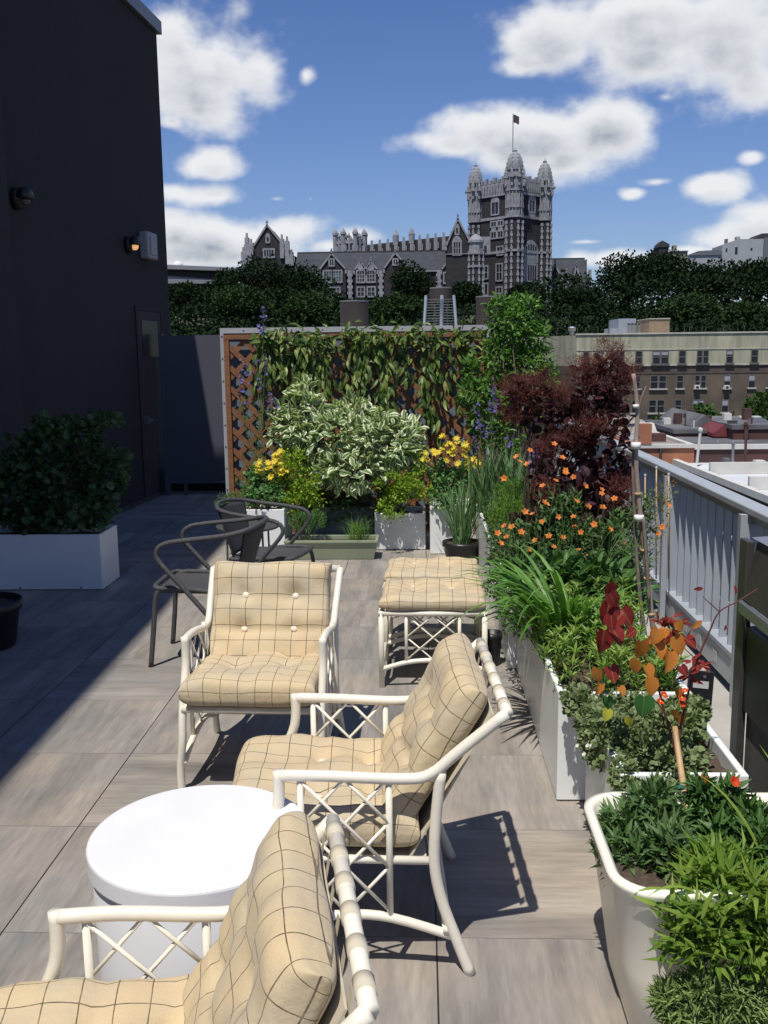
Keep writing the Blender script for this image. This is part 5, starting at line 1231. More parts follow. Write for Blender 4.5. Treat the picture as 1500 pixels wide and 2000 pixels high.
# cream low building and the dark roofs beyond
t = thing('cream_building', (15, 68, -13), 'low cream walled building behind the cane stake', 'building')
a, b2 = roofpt(1196, 826, -3.3), roofpt(1275, 826, -3.3); q = MB(); q.box(a.x, b2.x, a.y, a.y+9, -13, -3.35); q.build('wall', mat('cream_render', (.52, .46, .36), .85, var=.15, vscale=.5), t); q = MB(); q.box(a.x-.1, b2.x+.1, a.y-.1, a.y+.2, -3.348, -3.2); q.build('coping', WCO, t)
q = MB(); q.box(a.x, b2.x, a.y+.21, a.y+9, -3.348, -3.3); q.build('roof', PKR, t)
def dark_house(label, px0, px1, py, z, h, m, dep=8, pitch=0., wallm=DRB):
    p, r2 = roofpt(px0, py, z), roofpt(px1, py, z); t = thing('row_house', (p.x, p.y, -13), label, 'house'); q = MB(); q.box(p.x, r2.x, p.y, p.y+dep, -13, z-.02); q.build('wall', wallm, t)
    q = MB(); zz = z-.018
    if pitch: q.prism([(p.x-.1, zz), (r2.x+.1, zz), (r2.x+.1, zz+.2), ((p.x+r2.x)/2, zz+pitch), (p.x-.1, zz+.2)], dep, Matrix.Translation((0, p.y-.05, 0)))
    else: q.box(p.x-.1, r2.x+.1, p.y-.1, p.y+dep, zz, zz+.25)
    q.build('roof', m, t)
    for k in range(2): x = p.x+(r2.x-p.x)*(.3+.4*k); q = MB(); q.box(x-.2, x+.25, p.y+dep*.5, p.y+dep*.5+.5, zz+.1, zz+.65+k*.3); q.build('chimney', DRB if k else WCO, t)
    q = MB(); x = (p.x+r2.x)/2; q.box(x-.5, x+.5, p.y-.03, p.y-.003, z-2.6, z-1.2); q.build('window', GLASSD, t)
    for k in range(5):
        x = p.x+(r2.x-p.x)*rnd.uniform(.08, .92); yy_ = p.y+rnd.uniform(.3, dep*.7); q = MB()
        if k % 2: q.tube([(x, yy_, zz), (x, yy_, zz+rnd.uniform(.4, 1.1))], .05, 6, smooth=False)
        else: w_ = rnd.uniform(.2, .5); q.box(x-w_, x+w_, yy_, yy_+w_, zz+.1, zz+rnd.uniform(.35, .6))
        q.build('roof_vent', (STEEL, WCO, STEELD, DRB, STEEL)[k], t)
dark_house('dark flat roofed row house behind the orange brick house', 1318, 1378, 846, -3.4, 2, TAR)
dark_house('dark pitched roof row house in the middle of the roofscape', 1352, 1402, 838, -3.3, 2, TAR, pitch=.9)
dark_house('row house with a dark red roof among the chimneys', 1396, 1432, 852, -3.5, 2, mat('dark_red_roof', (.16, .03, .035), .7), pitch=.7)
dark_house('row house with a pale grey roof at the right edge', 1440, 1530, 850, -3.6, 2, WR)
dark_house('dark row house farthest right under the tall pale stacks', 1432, 1540, 838, -3.0, 2, TAR)
def stack(label, px0, px1, py0, py1, Y, m=WCO):
    a = at(px0, py1, Y); b = at(px1, py0, Y); t = thing('chimney_stack', (a.x, Y, a.z), label, 'chimney'); q = MB(); q.box(a.x, b.x, Y, Y+.6, a.z-1.5, b.z); q.build('shaft', m, t); q = MB(); xm = (a.x+b.x)/2; q.box(xm-.06, xm+.06, Y-.02, Y-.003, a.z, b.z-.15); q.build('seam', STEELD, t)
    q = MB(); q.box(a.x-.05, b.x+.05, Y-.05, Y+.65, b.z+.002, b.z+.12); q.build('cap', m, t)
stack('tall white chimney stack, left of the pair', 1446, 1457, 817, 843, 62); stack('tall white chimney stack, right of the pair', 1472, 1485, 817, 843, 62)
stack('slender brown brick chimney in front of the pale roof', 1455, 1462, 834, 866, 56, DRB)
for lb, px, top, Y, w in (('green street tree in front of the brown brick wall, left of the pair of stacks', 1372, 792, 84, 66), ('green street tree against the brick wall at the right edge', 1488, 766, 84, 70), ('small green street tree near the foot of the brick wall', 1285, 818, 86, 50), ('green street tree beside the dark pitched roof', 1420, 812, 82, 60)):
    p = at(px, top, Y); big_tree('street_tree', lb, p.x, Y, 5., w*Y/F_PX/2*1.25, MIDS, n=2400, ls=.36, group='street trees beyond the roofs', gz=p.z-4.9, sq=1., tb=-13)
# poles and pipes on the roofs
for i, (px, y0, y1, Y) in enumerate(((1362, 842, 882, 50), (1401, 866, 889, 52), (1457, 830, 889, 50), (1432, 868, 884, 50))):
    a = at(px, y1, Y); b = at(px+(6 if i == 0 else 0), y0, Y); t = thing('roof_pipe', (a.x, Y, a.z), ('slanting thin white pole on the roofs', 'short grey vent pipe at the edge of the white roof', 'tall thin rust coloured pole between the roofs', 'small steel vent pipe behind the white roof')[i], 'pipe')
    q = MB(); q.tube([a-Vector((0, 0, .6)), b], .07, 6, smooth=False); q.build('pipe', (WCO, STEEL, DRB, STEEL)[i], t); q = MB(); q.lathe([(.12, 0), (.12, .12), (.01, .2)], tuple(b), 8); q.build('cap', (WCO, STEEL, DRB, STEEL)[i], t)

# ================================================================ PLANTS
G_MID = leafmat('mid_green_leaf', [(.04, .10, .025), (.07, .16, .04), (.10, .21, .055)], .45, .3)
G_BRI = leafmat('bright_green_leaf', [(.11, .22, .03), (.20, .33, .05), (.30, .41, .08), (.16, .26, .05)], .45, .38)
G_BLADE = leafmat('daylily_blade', [(.08, .20, .03), (.12, .27, .04), (.16, .33, .06)], .4, .35, spec=.4)
G_IRIS = leafmat('iris_blade', [(.08, .17, .06), (.12, .23, .085), (.17, .28, .11)], .45, .3)
G_IRISL = leafmat('pale_iris_blade', [(.13, .25, .10), (.18, .32, .14), (.23, .36, .17)], .45, .35)
G_DARK = leafmat('deep_green_leaf', [(.03, .075, .022), (.05, .11, .032), (.075, .15, .045)], .45, .25)
G_MIX = leafmat('mixed_green_leaf', [(.03, .08, .025), (.06, .14, .035), (.10, .20, .05), (.06, .11, .05), (.14, .22, .07)], .5, .3)
G_LIVE = leafmat('lively_green_leaf', [(.07, .16, .035), (.11, .24, .045), (.16, .31, .06)], .45, .35)
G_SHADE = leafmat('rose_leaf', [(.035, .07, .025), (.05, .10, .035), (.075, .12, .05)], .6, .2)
G_CHAR = leafmat('chartreuse_leaf', [(.30, .42, .03), (.38, .5, .045), (.20, .34, .03), (.12, .25, .03)], .5, .35)
G_VARI = leafmat('variegated_leaf', [(.16, .27, .11), (.22, .33, .15), (.13, .23, .10)], .5, .3, edge=(.80, .80, .56), edgew=.25)
G_VINE = leafmat('vine_leaf', [(.04, .09, .02), (.09, .16, .03), (.18, .25, .05), (.03, .07, .018), (.07, .13, .03), (.34, .38, .12)], .42, .25, spec=.35)
G_PURP = leafmat('smokebush_leaf', [(.040, .012, .016), (.060, .018, .024), (.030, .012, .016), (.075, .028, .034)], .5, .15, vein=False)
G_PUFF = leafmat('smokebush_plume', [(.22, .075, .07), (.17, .055, .05), (.28, .12, .10)], .8, .3, vein=False, spec=.1)
G_HEUC = leafmat('dark_heuchera_leaf', [(.05, .02, .022), (.035, .015, .018), (.075, .03, .03)], .5, .15)
G_FEATH = leafmat('feathery_leaf', [(.13, .25, .04), (.18, .33, .05), (.1, .2, .035)], .6, .35, vein=False)
G_THYME = leafmat('creeping_leaf', [(.10, .16, .05), (.16, .22, .08), (.24, .30, .14), (.07, .12, .04)], .5, .25, edge=(.38, .42, .25), edgew=.42)
G_GREY = leafmat('columbine_leaf', [(.08, .19, .06), (.12, .26, .085), (.17, .31, .10)], .55, .3, vein=False)
P_YEL = leafmat('yellow_petal', [(.80, .62, .05), (.86, .72, .12), (.78, .55, .04)], .5, .35, vein=False)
P_ORA = leafmat('orange_petal', [(.85, .20, .03), (.80, .26, .05), (.88, .30, .08)], .5, .35, vein=False)
P_PUR = leafmat('violet_petal', [(.13, .11, .34), (.20, .16, .42), (.10, .09, .26)], .5, .3, vein=False)
P_WHI = leafmat('white_petal', [(.75, .78, .70), (.8, .8, .76)], .5, .35, vein=False)
P_RED = leafmat('red_petal', [(.62, .04, .02), (.7, .10, .02)], .5, .3, vein=False)
R_RED = leafmat('redbud_red_leaf', [(.34, .04, .035), (.26, .03, .03), (.45, .09, .06)], .4, .4)
R_ORA = leafmat('redbud_orange_leaf', [(.55, .17, .035), (.62, .24, .05), (.48, .11, .03)], .4, .45)
R_GRN = leafmat('redbud_green_leaf', [(.05, .17, .045), (.07, .20, .055)], .4, .35)
R_YEL = leafmat('redbud_yellow_leaf', [(.55, .50, .06), (.48, .46, .05)], .4, .4)
EYE_C = mat('dark_flower_eye', (.25, .10, .02), .6)
def plant(name, base, label, cat='plant', group=None): return thing(name, tuple(base), label, cat, group)
def tips(blobs, n): return [Vector(c)+Vector((rnd.uniform(-.7, .7)*r[0], rnd.uniform(-.7, .7)*r[1], rnd.uniform(-.2, .8)*r[2])) for c, r in blobs for _ in range(n)]
def shrub(name, label, base, blobs, n, ln, wd, tm, m, cat='shrub', sm=None, ns=3, group=None, sr=.004, **kw):
    t = plant(name, base, label, cat, group); q = MB(); stems(q, base, tips(blobs, ns), sr); q.build('stems', sm or STEMG, t, True)
    q = MB(); bush(q, blobs, n, ln, wd, tm, **kw); q.build('leaves', m, t); return t
def B(px, py, Y, rx, rz, ry=None):      # ellipsoid given by its place in the view and its radii in photo pixels at that distance
    p = at(px, py, Y); k = Y/F_PX; return (tuple(p), (rx*k, (ry*k if ry else rx*k*.8), rz*k))

# shaded shrub in the left planter
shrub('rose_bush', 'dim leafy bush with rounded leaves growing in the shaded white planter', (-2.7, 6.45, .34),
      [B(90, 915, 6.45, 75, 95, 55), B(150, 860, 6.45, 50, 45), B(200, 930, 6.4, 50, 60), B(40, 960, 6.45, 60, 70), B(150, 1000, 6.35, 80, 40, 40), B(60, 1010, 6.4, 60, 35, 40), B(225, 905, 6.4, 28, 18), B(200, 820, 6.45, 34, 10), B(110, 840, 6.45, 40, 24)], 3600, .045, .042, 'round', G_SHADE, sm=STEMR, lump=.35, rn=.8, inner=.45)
# vine over the trellis
t = plant('climbing_vine', (-.5, 8.2, 0), 'climbing vine with long drooping leaves hanging over the cedar trellis', 'vine')
q = MB(); q2 = MB(); top_ = TZ
P, D, N, L = [], [], [], []
for i in range(40):
    x = rnd.uniform(tx[0]+.32, tx[4]-.08) if i < 31 else rnd.uniform(tx[0]+.05, tx[4]+.1); z = top_+rnd.uniform(-.06, .03); y = TY-.06; ln_ = rnd.uniform(.15, .72)*(1.35 if abs(x-.12) < .16 else .9)
    if x < tx[1]-.1: ln_ *= .55
    pts = [Vector((x, y+.02, z))]; k = int(ln_/.07)+2
    for j in range(k): pts.append(pts[-1]+Vector((rnd.uniform(-.035, .035), rnd.uniform(-.02, .006), -.07)))
    q2.tube(pts, .003, 4, .0015)
    for p in pts:
        for _ in range(rnd.choice((2, 2, 3))):
            P.append(p+Vector((rnd.uniform(-.04, .04), rnd.uniform(-.05, 0), rnd.uniform(-.03, .03)))); D.append((rnd.gauss(0, .35), rnd.gauss(-.25, .25), rnd.gauss(-1, .3))); N.append((rnd.gauss(0, .4), -1, rnd.gauss(.35, .3))); L.append(rnd.uniform(.07, .125))
for i in range(340):    # leafy mass along the top
    x = rnd.uniform(tx[0]+.28, tx[4]+.02); P.append(Vector((x, TY-rnd.uniform(.03, .14), top_+rnd.gauss(-.045, .055)))); D.append((rnd.gauss(0, .8), rnd.gauss(-.4, .4), rnd.gauss(-.1, .6))); N.append((rnd.gauss(0, .4), -.8, rnd.gauss(.7, .4))); L.append(rnd.uniform(.06, .11))
L = np.array(L); q.leaves(P, D, N, L, L*.34, 'oval'); q2.build('stems', STEMR, t, True); q.build('leaves', G_VINE, t)
# variegated dogwood
vb = [B(655, 855, 7.75, 95, 52, 65), B(592, 800, 7.8, 38, 34), B(598, 764, 7.85, 20, 22), B(742, 868, 7.7, 72, 50), B(690, 918, 7.6, 75, 34), B(580, 840, 7.7, 46, 36), B(790, 850, 7.8, 36, 28), B(553, 815, 7.8, 22, 22), B(690, 806, 7.9, 40, 24), B(630, 915, 7.65, 45, 28), B(745, 822, 7.8, 30, 20), B(800, 885, 7.7, 28, 22)]
shrub('variegated_shrub', 'large shrub with cream edged green leaves in front of the trellis', (at(668, 980, 7.95).x, 7.95, .28), vb, 2300, .088, .046, 'oval', G_VARI, sm=BARK, ns=4, sr=.008, up_=-.02, rn=.55, lump=.25, inner=.6)
# chartreuse spurges
shrub('spurge', 'chartreuse green spurge left of the variegated shrub', (-.93, 7.55, .35), [B(578, 925, 7.5, 38, 36), B(600, 955, 7.45, 34, 38), B(555, 955, 7.5, 28, 32), B(580, 985, 7.42, 38, 26), B(575, 895, 7.5, 24, 20)], 3000, .026, .016, 'simple', G_CHAR, 'plant', clumps=12, cr=.2)
shrub('spurge', 'chartreuse green spurge hanging over the low white planter', (-.2, 7.7, .27), [B(790, 960, 7.5, 38, 26), B(765, 990, 7.42, 26, 28), B(825, 958, 7.5, 26, 22), B(812, 905, 7.6, 18, 34), B(780, 950, 7.45, 36, 24)], 2600, .026, .016, 'simple', G_CHAR, 'plant', clumps=12, cr=.2)
# columbines with yellow flowers
def columbine(label, base, blobs, fpts, n):
    t = shrub('columbine', label, base, blobs, n, .030, .026, 'simple', G_GREY, 'flowering plant', rn=.9, inner=.2)
    q = MB(); stems(q, base, fpts, .0016, .06, 4); q.build('flower_stems', STEMG, t, True)
    fpts = fpts+[p+Vector((rnd.uniform(-.03, .03), rnd.uniform(-.03, .03), rnd.uniform(-.035, .02))) for p in fpts]
    flowers('flower', t, fpts, .033, P_YEL, mat('flower_yellow_eye', (.7, .6, .1), .6), np_=7, w=.5, tm='oval', cup=.5); return t
columbine('yellow flowered columbine at the left, in front of the trellis', (-1.2, 7.4, .36), [B(510, 930, 7.4, 32, 26), B(520, 965, 7.35, 40, 26)],
    [at(x+rnd.uniform(-5, 5), y, 7.35) for x, y in ((508, 915), (520, 905), (540, 895), (545, 882), (548, 905), (553, 915), (512, 925), (530, 928), (541, 922), (502, 910), (535, 888), (520, 918), (546, 925), (507, 903))], 900)
columbine('yellow flowered columbine rising above the black iris pot', (.2, 7.55, .35), [B(880, 950, 7.45, 38, 34), B(855, 930, 7.5, 24, 28), B(905, 925, 7.5, 26, 24), B(870, 975, 7.4, 32, 24)],
    [at(x+rnd.uniform(-3, 3), y, 7.4) for x, y in ((862, 853), (868, 870), (858, 885), (880, 868), (893, 858), (882, 888), (905, 890), (915, 880), (925, 898), (912, 905), (897, 905), (848, 882), (828, 885), (835, 898), (870, 900), (888, 878), (921, 912), (905, 872), (930, 905), (875, 882))], 1500)
# thyme and grass at the trellis corner
shrub('thyme', 'low green herb spilling over the left corner planter', (-1.45, 7.4, .36), [B(470, 975, 7.35, 42, 18), B(500, 960, 7.4, 36, 20), B(440, 985, 7.3, 24, 12)], 1600, .016, .010, 'simple', G_MID, 'plant', rn=.9)
t = plant('ornamental_grass', (-1.45, 7.6, .36), 'thin arching grass blades at the left end of the trellis'); q = MB(); clump_blades(q, (at(492, 960, 7.6).x, 7.6, .36), 46, .42, .009, (.3, .8), (.2, .9), .04); q.build('blades', G_IRIS, t)
# purple flower spikes
def spikes(label, base, rows, Y, seed, lf=0):
    t = plant('larkspur', base, label, 'flowering plant'); q = MB(); r = random.Random(seed); ql = MB()
    for (px, y0, y1, dens, w) in rows:
        a = at(px, y1, Y); b = at(px+r.uniform(-6, 6), y0, Y); q.tube([Vector(base)+Vector((r.uniform(-.05, .05), 0, 0)), a, b], .004, 5, .0015); f = MB()
        for k in range(int(dens*.7)):
            s = r.random(); p = a.lerp(b, s)+Vector((r.gauss(0, w), r.gauss(0, w*.7), r.gauss(0, .01))); rosette(f, p, (r.gauss(0, 1), -1, r.gauss(.2, .6)), .016*(1.2-s*.5), 5, .9, .4)
        f.build('flower_spike', P_PUR, t)
        c = (a+Vector(base))/2; k = max(20, int(lf)); P = [Vector(base).lerp(a, r.random()**.8)+Vector((r.gauss(0, .045), r.gauss(0, .04), 0)) for _ in range(k)]
        ql.leaves(P, [(r.gauss(0, 1), r.gauss(0, 1), .7) for _ in P], [(r.gauss(0, .3), -.5, 1) for _ in P], .05, .012, 'simple')
    q.build('stems', STEMG, t, True); ql.build('leaves', G_DARK, t)
spikes('tall violet flower spikes standing before the left of the trellis', (at(508, 960, 7.7).x, 7.7, .35), [(514, 598, 655, 26, .016), (480, 705, 790, 26, .02), (505, 700, 760, 18, .02), (530, 770, 805, 16, .018), (470, 720, 780, 14, .016), (516, 690, 740, 10, .02)], 7.7, 4, 46)
spikes('violet flower spikes between the trellis and the tall green shrub', (at(958, 930, 7.5).x, 7.5, .38), [(962, 755, 805, 34, .022), (938, 790, 840, 34, .022), (930, 850, 880, 12, .014), (995, 850, 870, 10, .016), (948, 830, 855, 12, .016)], 7.5, 9, 40)
spikes('deep violet blue flower cluster between the iris leaves and orange flowers', (at(1045, 960, 6.6).x, 6.6, .38), [(1050, 868, 900, 46, .022), (1035, 890, 920, 24, .018)], 6.6, 12, 16)
# tall green shrub
shrub('tall_shrub', 'tall bright green shrub at the right end of the trellis', (at(1000, 900, 7.8).x, 7.8, .38), [B(1000, 640, 7.8, 48, 52), B(985, 700, 7.8, 46, 46), B(1030, 720, 7.8, 48, 50), B(1050, 660, 7.8, 26, 36), B(1060, 745, 7.75, 30, 30), B(975, 600, 7.8, 22, 22), B(1030, 598, 7.8, 22, 22), B(975, 770, 7.75, 40, 44), B(1015, 790, 7.75, 48, 40), B(925, 775, 7.7, 30, 40), B(920, 720, 7.75, 18, 22), B(940, 830, 7.7, 30, 36), B(985, 850, 7.7, 40, 34)],
      4600, .058, .021, 'oval', G_LIVE, sm=BARK, sr=.006, rn=.8, inner=.3, lump=.35, up_=.2)
# iris clumps
t = plant('iris', ipc, 'upright iris blades growing from the round black pot'); q = MB(); clump_blades(q, (ipc[0], ipc[1], .14), 105, .48, .017, (.02, .25), (.02, .75), .06, lv=.25); q.build('blades', G_IRISL, t)
t = plant('iris', (at(985, 980, 6.9).x, 6.9, .38), 'broad clump of iris blades behind the orange flowers'); q = MB()
for px, Y in ((955, 7.0), (985, 6.95), (1015, 6.9), (940, 7.1), (1000, 7.1)): clump_blades(q, (at(px, 980, Y).x, Y, .36), 34, .50, .022, (.05, .35), (.05, .4), .09, lv=.3)
q.build('blades', G_IRIS, t)
# plants in the olive trough
shrub('lavender', 'small grey green lavender in the left of the olive trough', (OX0+.14, 7.3, .12), [B(590, 1020, 7.3, 24, 22, 16), B(620, 1015, 7.3, 16, 20, 14)], 800, .028, .005, 'needle', G_GREY, 'plant', rn=.5, up_=1.2)
t = plant('ornamental_grass', (OX1-.14, 7.3, .12), 'fine yellow green grass in the right of the olive trough'); q = MB(); clump_blades(q, (at(700, 1040, 7.3).x, 7.3, .12), 110, .24, .004, (.1, .9), (.1, .9), .09); q.build('blades', G_FEATH, t)
# understory behind the trough
shrub('understory_plant', 'dark leafy undergrowth below the variegated shrub', (-.7, 7.7, .3), [B(640, 980, 7.75, 60, 40), B(720, 975, 7.8, 50, 40)], 900, .04, .024, 'simple', G_DARK, 'plant')

# smokebush
t = plant('smokebush', (.68, 5.75, .38), 'dark purple smokebush with hazy plumes beside the railing', 'shrub'); base = Vector((.68, 5.75, .36))
sb_ = [B(1045, 792, 5.85, 58, 46), B(1022, 772, 5.8, 32, 32), B(1180, 748, 5.8, 52, 52), B(1165, 800, 5.75, 52, 42), B(1185, 862, 5.7, 52, 44), B(1130, 880, 5.7, 46, 34), B(1195, 925, 5.65, 46, 36), B(1110, 815, 5.8, 36, 36), B(1085, 870, 5.75, 40, 28), B(1075, 925, 5.6, 40, 30)]
low = [B(1150, 960, 5.6, 60, 42), B(1100, 990, 5.5, 58, 42), B(1180, 1010, 5.5, 50, 46), B(1200, 950, 5.6, 34, 34), B(1120, 1040, 5.4, 50, 34)]
q = MB(); stems(q, base, tips(sb_, 3), .007, .12, 5); stems(q, base, tips(low, 3), .005); q.build('stems', mat('dark_purple_stem', (.05, .025, .025), .7), t, True)
q = MB(); bush(q, sb_, 1050, .055, .040, 'round', inner=.3, rn=.8); bush(q, low, 820, .055, .042, 'round', inner=.3, rn=.8); q.build('leaves', G_PURP, t)
q = MB(); pl_b = [B(1045, 775, 5.8, 64, 48), B(1175, 730, 5.75, 60, 46), B(1190, 680, 5.8, 24, 20), B(1145, 712, 5.8, 24, 20), B(1218, 765, 5.75, 24, 40), B(1130, 860, 5.7, 36, 26), B(1205, 1000, 5.5, 30, 24), B(1168, 835, 5.65, 46, 30), B(1015, 748, 5.8, 24, 20), B(1000, 800, 5.8, 18, 26), B(1105, 790, 5.8, 34, 40), B(1080, 880, 5.65, 36, 28), B(1060, 960, 5.4, 30, 24), B(1215, 960, 5.4, 26, 30)]
bush(q, pl_b, 17500, .026, .0022, 'needle', inner=.2, rn=1.2, lump=.4, clumps=34, cr=.22); q.build('plumes', G_PUFF, t)
# dark heuchera in the row
shrub('heuchera', 'dark maroon leaved plant among the orange flowers', (.62, 5.2, .38), [B(1045, 1040, 5.2, 40, 30), B(1060, 1075, 5.1, 40, 26), B(1160, 1060, 5.2, 50, 40), B(1180, 1110, 5.1, 40, 34)], 420, .065, .060, 'round', G_HEUC, 'plant', rn=.5)
# feathery bright plants at the planter edge
shrub('feathery_herb', 'bright feathery herb at the left edge of the planter row', (.52, 6.5, .38), [B(1000, 985, 6.0, 44, 28), B(985, 1015, 5.9, 38, 32), B(1015, 1000, 5.9, 46, 34), B(1045, 975, 6.0, 36, 30), B(1000, 955, 6.2, 40, 22), B(1030, 1020, 5.7, 36, 26)], 6200, .022, .004, 'needle', G_FEATH, 'plant', rn=1.1, inner=.15)
# leafy greens in the middle of the row
shrub('leafy_perennial', 'mid green leafy perennial under the orange flowers', (.62, 5.0, .38), [B(1110, 1010, 5.1, 50, 46), B(1080, 1060, 5.0, 60, 40), B(1010, 1080, 5.0, 50, 40), B(1140, 1060, 5.0, 50, 40), B(1190, 1080, 4.9, 40, 50), B(990, 1110, 4.9, 34, 30), B(1210, 1040, 5.0, 30, 34)], 2100, .042, .017, 'simple', G_MIX, 'plant', rn=.9, inner=.15, clumps=14, cr=.22)
shrub('leafy_perennial', 'leafy plant with pointed leaves behind the daylily', (.62, 4.5, .38), [B(1090, 1130, 4.5, 60, 40), B(1160, 1140, 4.5, 60, 40), B(1040, 1140, 4.5, 50, 30), B(1120, 1175, 4.4, 70, 30), B(1215, 1160, 4.4, 40, 34)], 1000, .085, .026, 'oval', G_MID, 'plant', rn=.6, inner=.3, up_=.3)
shrub('trailing_herb', 'small dark trailing herb hanging over the planter side near the ottomans', (.5, 4.9, .38), [B(975, 1105, 4.95, 26, 34, 16), B(965, 1145, 4.85, 22, 26, 14), B(985, 1075, 5.0, 20, 20, 14)], 900, .022, .012, 'simple', G_DARK, 'plant', rn=1.)
shrub('leafy_perennial', 'loose leafy stems between the taped cane and the railing', (.88, 4.6, .38), [B(1235, 1090, 4.6, 34, 50, 30), B(1250, 1010, 4.7, 30, 50, 26), B(1225, 1150, 4.5, 40, 40, 30)], 900, .034, .012, 'simple', G_MIX, 'plant', rn=1., inner=.1, ns=8, sr=.002)
shrub('trailing_herb', 'loose sprays spilling over the left side of the planter row beyond the ottomans', (.46, 5.9, .38), [B(958, 1010, 6.1, 18, 26, 10), B(966, 1050, 5.6, 20, 30, 12), B(952, 985, 6.6, 16, 18, 10)], 800, .022, .009, 'simple', G_MIX, 'plant', rn=1.1, inner=.1)
shrub('trailing_herb', 'dark sprays hanging over the planter side just beyond the daylily', (.46, 4.3, .38), [((.43, 4.45, .34), (.06, .22, .09)), ((.42, 4.75, .30), (.05, .16, .10)), ((.45, 4.2, .37), (.06, .16, .06))], 1000, .026, .011, 'simple', G_MIX, 'plant', rn=1.1, inner=.1)
# orange flowers on wiry stems
of = [(985, 935), (972, 1042), (986, 1028), (1000, 1030), (1018, 1040), (1045, 1056), (1082, 1069), (1063, 981), (1068, 985), (1090, 1010), (1120, 1010), (1122, 1030), (1149, 990), (1177, 992), (1175, 957), (1175, 965), (1085, 940), (1120, 932), (1105, 919), (1010, 893), (1015, 903), (1030, 907), (1098, 895), (1082, 868), (1035, 880), (1125, 980), (978, 1062), (1287, 1043), (1305, 988), (1293, 1030), (1150, 1088), (1105, 925), (1135, 1040), (990, 1050), (1040, 1005)]
t = plant('orange_avens', (.6, 5.3, .38), 'orange flowers on thin wiry stems along the planter row', 'flowering plant'); pts = [at(x, y, 4.72+rnd.uniform(-.15, .15)) for x, y in of+[(1025, 1000), (1058, 1020), (1160, 1025), (1192, 1035), (1072, 1048), (1130, 1075), (1200, 975), (1143, 950), (1060, 950), (1100, 1050), (1215, 1060), (1033, 1075)]]
q = MB()
for p in pts: b = Vector((min(max(p.x+rnd.uniform(-.08, .08), .47), .88), p.y+rnd.uniform(-.05, .05), .38)); stems(q, b, [p], .0016, .08, 4)
q.build('stems', STEMG, t, True); flowers('flower', t, pts, .019, P_ORA, EYE_C, np_=5, w=.72, tm='oval', cup=.55)
# wiry yellowish stems near the railing
shrub('seedhead_plant', 'thin wiry plant with dry seed heads against the railing bars', (.86, 4.8, .38), [B(1285, 1000, 4.8, 26, 50, 14), B(1300, 960, 4.8, 22, 30, 14), B(1270, 1060, 4.7, 26, 50, 14)], 420, .016, .008, 'simple', leafmat('dry_leaf', [(.25, .22, .06), (.18, .2, .05), (.3, .16, .05)], .7, .3, vein=False), 'plant', ns=10, sr=.0015, rn=1.)
# daylily
t = plant('daylily', (.60, 3.75, .38), 'daylily with long arching blades reaching over the planter side'); q = MB()
clump_blades(q, (.55, 3.8, .38), 54, .54, .030, (.45, .85), (.45, 1.1), .08, azr=(PI*.62, PI*1.45)); clump_blades(q, (.64, 3.85, .38), 30, .38, .027, (.4, .8), (.4, 1.), .08)
q.build('blades', G_BLADE, t)
# bright spiky perennial in front part of the row
t = plant('phlox', (.68, 3.6, .38), 'bright green perennial with narrow upright leaves in the near end of the row'); q = MB(); ql = MB()
for _ in range(190):
    x, y = rnd.uniform(.46, .91), rnd.uniform(3.22, 4.35); h = rnd.uniform(.05, .16); a = Vector((x, y, .37)); b = a+Vector((rnd.uniform(-.06, .06), rnd.uniform(-.06, .06), h)); q.tube([a, b], .0025, 4, smooth=False)
    k = int(h/.012); P = [a.lerp(b, (i+.5)/k) for i in range(k)]+[b]*5; D = [(math.cos(i*2.4), math.sin(i*2.4), rnd.uniform(.5, 1.5)) for i in range(len(P))]; ql.leaves(P, D, [(0, 0, 1.)]*len(P), rng.uniform(.035, .06, len(P)), .011, 'simple')
q.build('stems', STEMG, t, True); ql.build('leaves', G_BRI, t)
# creeping leaves in the near white planter
t = plant('creeping_herb', (.73, 2.8, .38), 'mat of small variegated creeping leaves filling the nearest white planter'); q = MB()
bl_ = [((.62, 2.84, .405), (.10, .18, .045)), ((.75, 2.90, .40), (.13, .15, .04)), ((.70, 2.70, .395), (.13, .13, .035)), ((.82, 2.98, .40), (.07, .09, .045)), ((.545, 2.88, .385), (.05, .16, .075)), ((.535, 3.02, .40), (.045, .08, .07)), ((.575, 2.60, .37), (.04, .07, .06)), ((.52, 3.10, .41), (.05, .07, .05)), ((.88, 3.0, .41), (.05, .08, .04)), ((.66, 3.02, .41), (.10, .06, .05))]
bush(q, bl_, 7000, .016, .013, 'round', rn=.8, inner=.5, up_=.5); q.build('leaves', G_THYME, t)
q = MB()
for _ in range(16):
    p = Vector((rnd.uniform(.47, .56), rnd.uniform(2.75, 3.15), rnd.uniform(.34, .44))); rosette(q, p, (-.6, -.4, .8), .008, 5, .8)
q.build('small_flowers', P_WHI, t)
q = MB(); 
for x, y in ((.57, 2.52), (.545, 2.56)): stems(q, (x, y+.06, .40), [(x-.01, y-.015, .28)], .0012, .1); 
q.build('runners', STEMG, t, True)
q = MB(); bush(q, [((.562, 2.522, .34), (.025, .02, .07)), ((.60, 2.515, .37), (.03, .015, .03)), ((.70, 2.515, .385), (.05, .02, .03))], 260, .015, .012, 'round', rn=.9); q.build('trailing_leaves', G_THYME, t)
